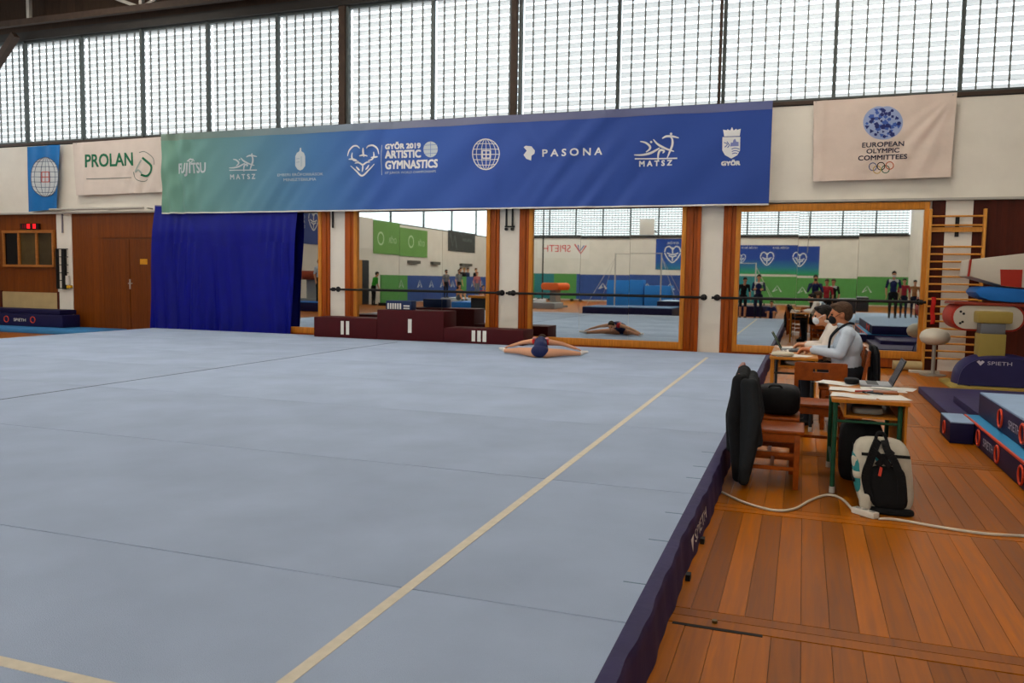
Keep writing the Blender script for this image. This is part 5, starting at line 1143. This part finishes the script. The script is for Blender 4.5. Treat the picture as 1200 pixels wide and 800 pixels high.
box_mat('crash_mat', 'tall bright blue crash mat standing by the high bar', -10.6, -8.5, -15.6, -14.8, 0, 1.5, BRB); box_mat('crash_mat', 'lower bright blue crash mat next to the tall one', -8.4, -6.9, -15.4, -14.6, 0, 1.2, BRB)
box_mat('landing_mat', 'wide navy landing mat behind the floor seen in the mirror', -8.6, -4.9, -4.2, -1.7, 0, .38, NAVY, M('mat_bluegrey', '#5b7fb0', .7)); box_mat('landing_mat', 'grey-blue landing mat stack far behind the floor', -6.3, -3.6, -9.2, -6.4, 0, .55, NAVY, PALEB)
box_mat('landing_mat', 'grey runway mat along the far side of the hall', -18, -11.5, -9.0, -7.4, 0, .30, M('mat_grey', '#8d9298', .7)); box_mat('landing_mat', 'pale mat behind the runway near the end wall', -19, -13.5, -12.5, -10.4, 0, .35, M('mat_pale2', '#a9b3bd', .7))
box_mat('landing_mat', 'navy mat with bright blue top by the end wall under the brown vault', XL+.6, -18.2, .2, 2.6, 0, .38, NAVY, BRB); box_mat('landing_mat', 'bright blue mat beyond the runway', -15.8, -13.9, -6.5, -4.6, 0, .32, BRB)
box_mat('mat_stack', 'dark stacked mats along the rear wall behind the photographer', .9, 3.2, -16.5, -14.5, 0, .75, M('mat_black', '#2a2c33', .7), M('mat_grey')); box_mat('landing_mat', 'navy mat where the athletes warm up', -2.9, -1.1, -6.8, -5.2, 0, .45, NAVY)
box_mat('landing_mat', 'pale blue runway mat on the right of the hall behind', 1.4, 4.6, -9.5, -1.2, 0, .12, PALEB)
def small_vault(label, x, y, z0, rot, col):
    t = thing('vault_table', label, 'vault', (x, y, z0), rot, local=True); MB().box(-.2, .2, -.2, .2, 0, .9).build('column', M('vault_grey', '#8f8d88', .5), t); MB().box(-.45, .45, -.5, .5, 0, .1).build('base_plate', M('vault_grey'), t)
    MB().prism(rrect(-.6, .6, .9, 1.28, .18), lambda a, c, d: (a, d, c), -.48, .48).build('table_body', col, t, bevel=.03)
small_vault('orange vault table in the middle of the hall behind', -12.3, -10.2, 0, .4, M('vault_orange', '#d8622a', .6)); small_vault('brown and red vault table by the end wall beside the blue cloth', -19.9, .9, .38, 1.2, M('vault_brown', '#8c3a22', .6))
bn = thing('low_bench', 'wooden judges bench with a dark front behind the floor', 'bench', (-12.0, -1.3, 0)); MB().box(-13.4, -10.9, -1.7, -.9, .62, .72).build('bench_top', DESKW, bn); MB().box(-13.3, -11.0, -1.6, -1.0, 0, .62).build('bench_front', M('bench_dark', '#23252a', .6), bn)
for i, (x, y) in enumerate(((-12.1, -24.5), (-8.0, 8.0))[:1]): tag(MB().cyl((x-4.0, -20, .0), (x-4.0, -20, 6.5), .05, n=8).build('climbing_pole', DARKSTEEL, smooth=True), 'dark vertical climbing pole near the far corner', 'pole')
for x, nm in ((-17.2, 'left'), (-16.4, 'right')): tag(MB().bar((x, -15, 8.1), (x+(.35 if nm == 'left' else -.2), -15.4, 0), .09, .09).build('steel_mast', DARKSTEEL), 'dark slanting steel mast '+('beside the pale mat' if nm == 'left' else 'nearer the high bar')+' in the hall behind', 'mast')
tag(MB().tube(smooth_path([(-.35,-12,8.0),(-.1,-12,6.2),(.15,-12,4.5),(.12,-12,3.0)], 6), .02, 6).build('hanging_rope', M('rope_grey', '#8d8a84', .8), smooth=True), 'grey rope hanging with rings before the heart banner', 'rope')

# ---- people in the hall behind
def stander(label, x, y, z0, face, h, top, legs, hair=None, arms='down', mask=None, bend=0.0, shorts=False, stripe=None):
    s = h/1.75; t = thing('person', label, 'person', (x, y, z0), 0); c, sn = math.cos(face), math.sin(face)
    def Q(f, l, z): return (x+s*(f*c-l*sn), y+s*(f*sn+l*c), z0+s*z)
    pr = []; TP, LG, SK, EY, SO, ST = range(6); b_ = bend
    pr += [('e', Q(0,0,.93), (.13*s,.14*s,.12*s), None, LG), ('e', Q(.05*b_,0,1.08), (.12*s,.13*s,.15*s), None, TP), ('e', Q(.16*b_,0,1.26-.05*b_), (.125*s,.15*s,.16*s), None, TP), ('c', Q(.22*b_,-.12,1.40-.07*b_), .065*s, Q(.22*b_,.12,1.40-.07*b_), .065*s, ST if stripe else TP), ('c', Q(.24*b_,0,1.42-.07*b_), .055*s, Q(.30*b_+.02,0,1.53-.09*b_), .05*s, SK)]
    for sd in (-1, 1):
        sh = Q(.22*b_, sd*.18, 1.40-.07*b_)
        if arms == 'down': e, w = Q(.2*b_-.02, sd*.24, 1.13-.06*b_), Q(.25*b_+.06, sd*.23, .88)
        elif arms == 'cross': e, w = Q(.05, sd*.24, 1.14), Q(.20, -sd*.06, 1.17)
        else: e, w = Q(.16, sd*.25, 1.16), Q(.26, sd*.10, 1.42)
        pr += [('c', sh, .055*s, e, .042*s, TP), ('c', e, .042*s, w, .03*s, TP if arms != 'down' else SK)]
        wv = Vector(w); hand(pr, w, (wv-Vector(e)), Vector((sn*sd, -c*sd, .2)), 1, .3, s, SK)
        pr += [('c', Q(0,sd*.09,.90), .088*s, Q(.01,sd*.10,.50), .06*s, LG), ('c', Q(.01,sd*.10,.50), .058*s, Q(-.01,sd*.10,.09), .042*s, SK if shorts else LG), ('c', Q(-.02,sd*.10,.045), .042*s, Q(.13,sd*.11,.04), .036*s, SO)]
    hp_, P, Rm = head_prims(Q(.34*b_+.03, 0, 1.635-.09*b_), (c, sn, -.15-.3*b_), s, SK, EY); pr += hp_
    body('body', pr, .016*s, [top, legs, SKIN, EYE, BLACK, stripe or top], t, 2); hair_mesh(P, Rm, s, hair or HAIR_BK, t)
    if mask: face_mask(P, Rm, s, mask, t)
    return t
NAVJ = M('jacket_navy', '#1b2350', .7); WHT = M('shirt_plainwhite', '#cfd2d6', .8); GRYC = M('top_grey', '#6f7276', .8); BLKC = M('top_black', '#15161a', .8); REDC = M('top_red', '#a82c38', .8); GRNC = M('jacket_green', '#37a82e', .7); JEAN = M('trousers_navy', '#1c2138', .8)
MSKW = M('mask_white'); MSKB = M('mask_black')
stander('person in a navy tracksuit with white shoulder band standing with folded arms behind the floor', -1.68, -3.0, 0, HP, 1.78, NAVJ, JEAN, arms='cross', stripe=WHT)
stander('person in a black top bending forward beside the tracksuit athlete', -2.28, -3.1, 0, HP-.3, 1.72, BLKC, BLKC, bend=.7, shorts=True)
stander('person in navy shorts standing behind the bending athlete', -2.75, -3.75, 0, HP, 1.5, NAVJ, NAVJ, shorts=True)
stander('person in a dark navy jacket with black mask standing by the camera', .42, -1.0, 0, HP, 1.80, NAVJ, BLKC, arms='up', mask=MSKB)
stander('person in a red top standing behind the person in the dark navy jacket', .85, -2.4, 0, HP, 1.66, REDC, BLKC, HAIR_BR)
stander('person in a white coat over black standing near the dark mats', 1.15, -4.2, 0, HP+.4, 1.68, BLKC, BLKC, HAIR_BR, stripe=WHT)
stander('person in a dark jacket with white collar standing by the pale runway', 3.25, -3.2, .12, HP, 1.82, NAVJ, BLKC, mask=MSKW, stripe=WHT)
stander('person in a red shirt standing beyond the runway', 3.75, -4.4, .12, HP, 1.55, REDC, JEAN); stander('person in an orange-tan top beyond the runway', 4.2, -5.0, .12, HP, 1.5, M('top_tan', '#b0764a', .8), JEAN)
stander('person in a light grey shirt and black trousers beside the brown vault', -19.0, 1.75, .38, .3, 1.76, M('shirt_lightgrey', '#a9b4c0', .8), BLKC, HAIR_BR)
stander('person in a bright green jacket bending over by the end wall', -20.55, -5.6, 0, -1.0, 1.75, GRNC, BLKC, bend=.5)
stander('person in grey with black mask standing beside a twin on the far mats', -18.6, -10.2, .35, .5, 1.55, GRYC, BLKC, mask=MSKB); stander('second person in grey with a black mask standing next to the first', -18.0, -10.6, .35, .5, 1.58, GRYC, BLKC, HAIR_BR, mask=MSKB)
stander('person in a pink top with red hair beside the two in grey', -17.2, -11.3, .35, .8, 1.45, M('top_pink', '#b56a6a', .8), GRYC, M('hair_red', '#7a3a20', .7))
for i, (dy, tp, hr, lb) in enumerate(((-17.2, BLKC, HAIR_BK, 'black top with dark hair'), (-17.8, BLKC, M('hair_blond', '#a07a3c', .7), 'black top with fair hair'), (-18.4, M('top_darkblue', '#20304f', .8), HAIR_BR, 'dark blue top with brown hair'), (-19.8, BLKC, HAIR_BR, 'black top standing apart'))):
    stander('spectator in a '+lb+' behind the end wall barrier', -20.75, dy, .40, .2, 1.72, tp, BLKC, hr)
st = thing('spectator_stand', 'low spectator platform behind the end wall barrier', 'platform', (-20.7, -18.5, 0)); MB().box(XL+.05, -20.28, -22.4, -16.4, 0, .398).build('deck', M('stand_grey', '#6b675f', .8), st)
def sitter(label, x, y, z0, face, s, top, legs, hair):
    t = thing('person', label, 'person', (x, y, z0)); c, sn = math.cos(face), math.sin(face); Q = lambda f, l, z: (x+s*(f*c-l*sn), y+s*(f*sn+l*c), z0+s*z); pr = []
    pr += [('e', Q(0,0,.12), (.14*s,.15*s,.12*s), None, 1), ('c', Q(0,0,.18), .125*s, Q(.06,0,.42), .13*s, 0), ('c', Q(.08,-.12,.54), .062*s, Q(.08,.12,.54), .062*s, 0), ('c', Q(.09,0,.58), .052*s, Q(.11,0,.66), .048*s, 2)]
    for sd in (-1, 1):
        pr += [('c', Q(.02,sd*.09,.12), .085*s, Q(.36,sd*.13,.36), .06*s, 1), ('c', Q(.36,sd*.13,.36), .058*s, Q(.56,sd*.12,.08), .042*s, 2), ('c', Q(.55,sd*.12,.045), .042*s, Q(.70,sd*.12,.04), .034*s, 4), ('c', Q(.08,sd*.17,.53), .052*s, Q(.24,sd*.24,.34), .042*s, 0), ('c', Q(.24,sd*.24,.34), .04*s, Q(.42,sd*.12,.40), .028*s, 2)]
        hand(pr, Q(.42, sd*.12, .40), Vector((c, sn, -.2)), (0, 0, 1), sd, .3, s, 2)
    hp_, P, Rm = head_prims(Q(.12, 0, .77), (c, sn, -.1), s, 2, 3); pr += hp_
    body('body', pr, .016*s, [top, legs, SKIN, EYE, BLACK], t, 2); hair_mesh(P, Rm, s, hair, t)
sitter('person in navy gym wear sitting on the floor beside the standing athletes', -1.15, -2.7, 0, HP, .85, NAVJ, NAVJ, HAIR_BK)
sitter('person in a white top sitting on the pale far mat', -16.6, -11.5, .35, .7, .95, WHT, BLKC, HAIR_BR)
sitter('person in a tan top sitting on the grey runway mat', -16.9, -8.0, .30, .6, .95, M('top_tan'), GRYC, HAIR_BK)
sitter('person in a red top sitting on the grey runway mat', -15.7, -8.4, .30, .9, .9, REDC, JEAN, HAIR_BR)
sitter('person in a navy top sitting on the far end of the pale mat', -15.0, -11.2, .35, .8, .95, NAVJ, BLKC, HAIR_BK)
sitter('person in dark clothes sitting on the wooden judges bench', -12.4, -1.35, .72, HP, .95, BLKC, BLKC, HAIR_BK)
bpy.data.scenes.remove(TMP)
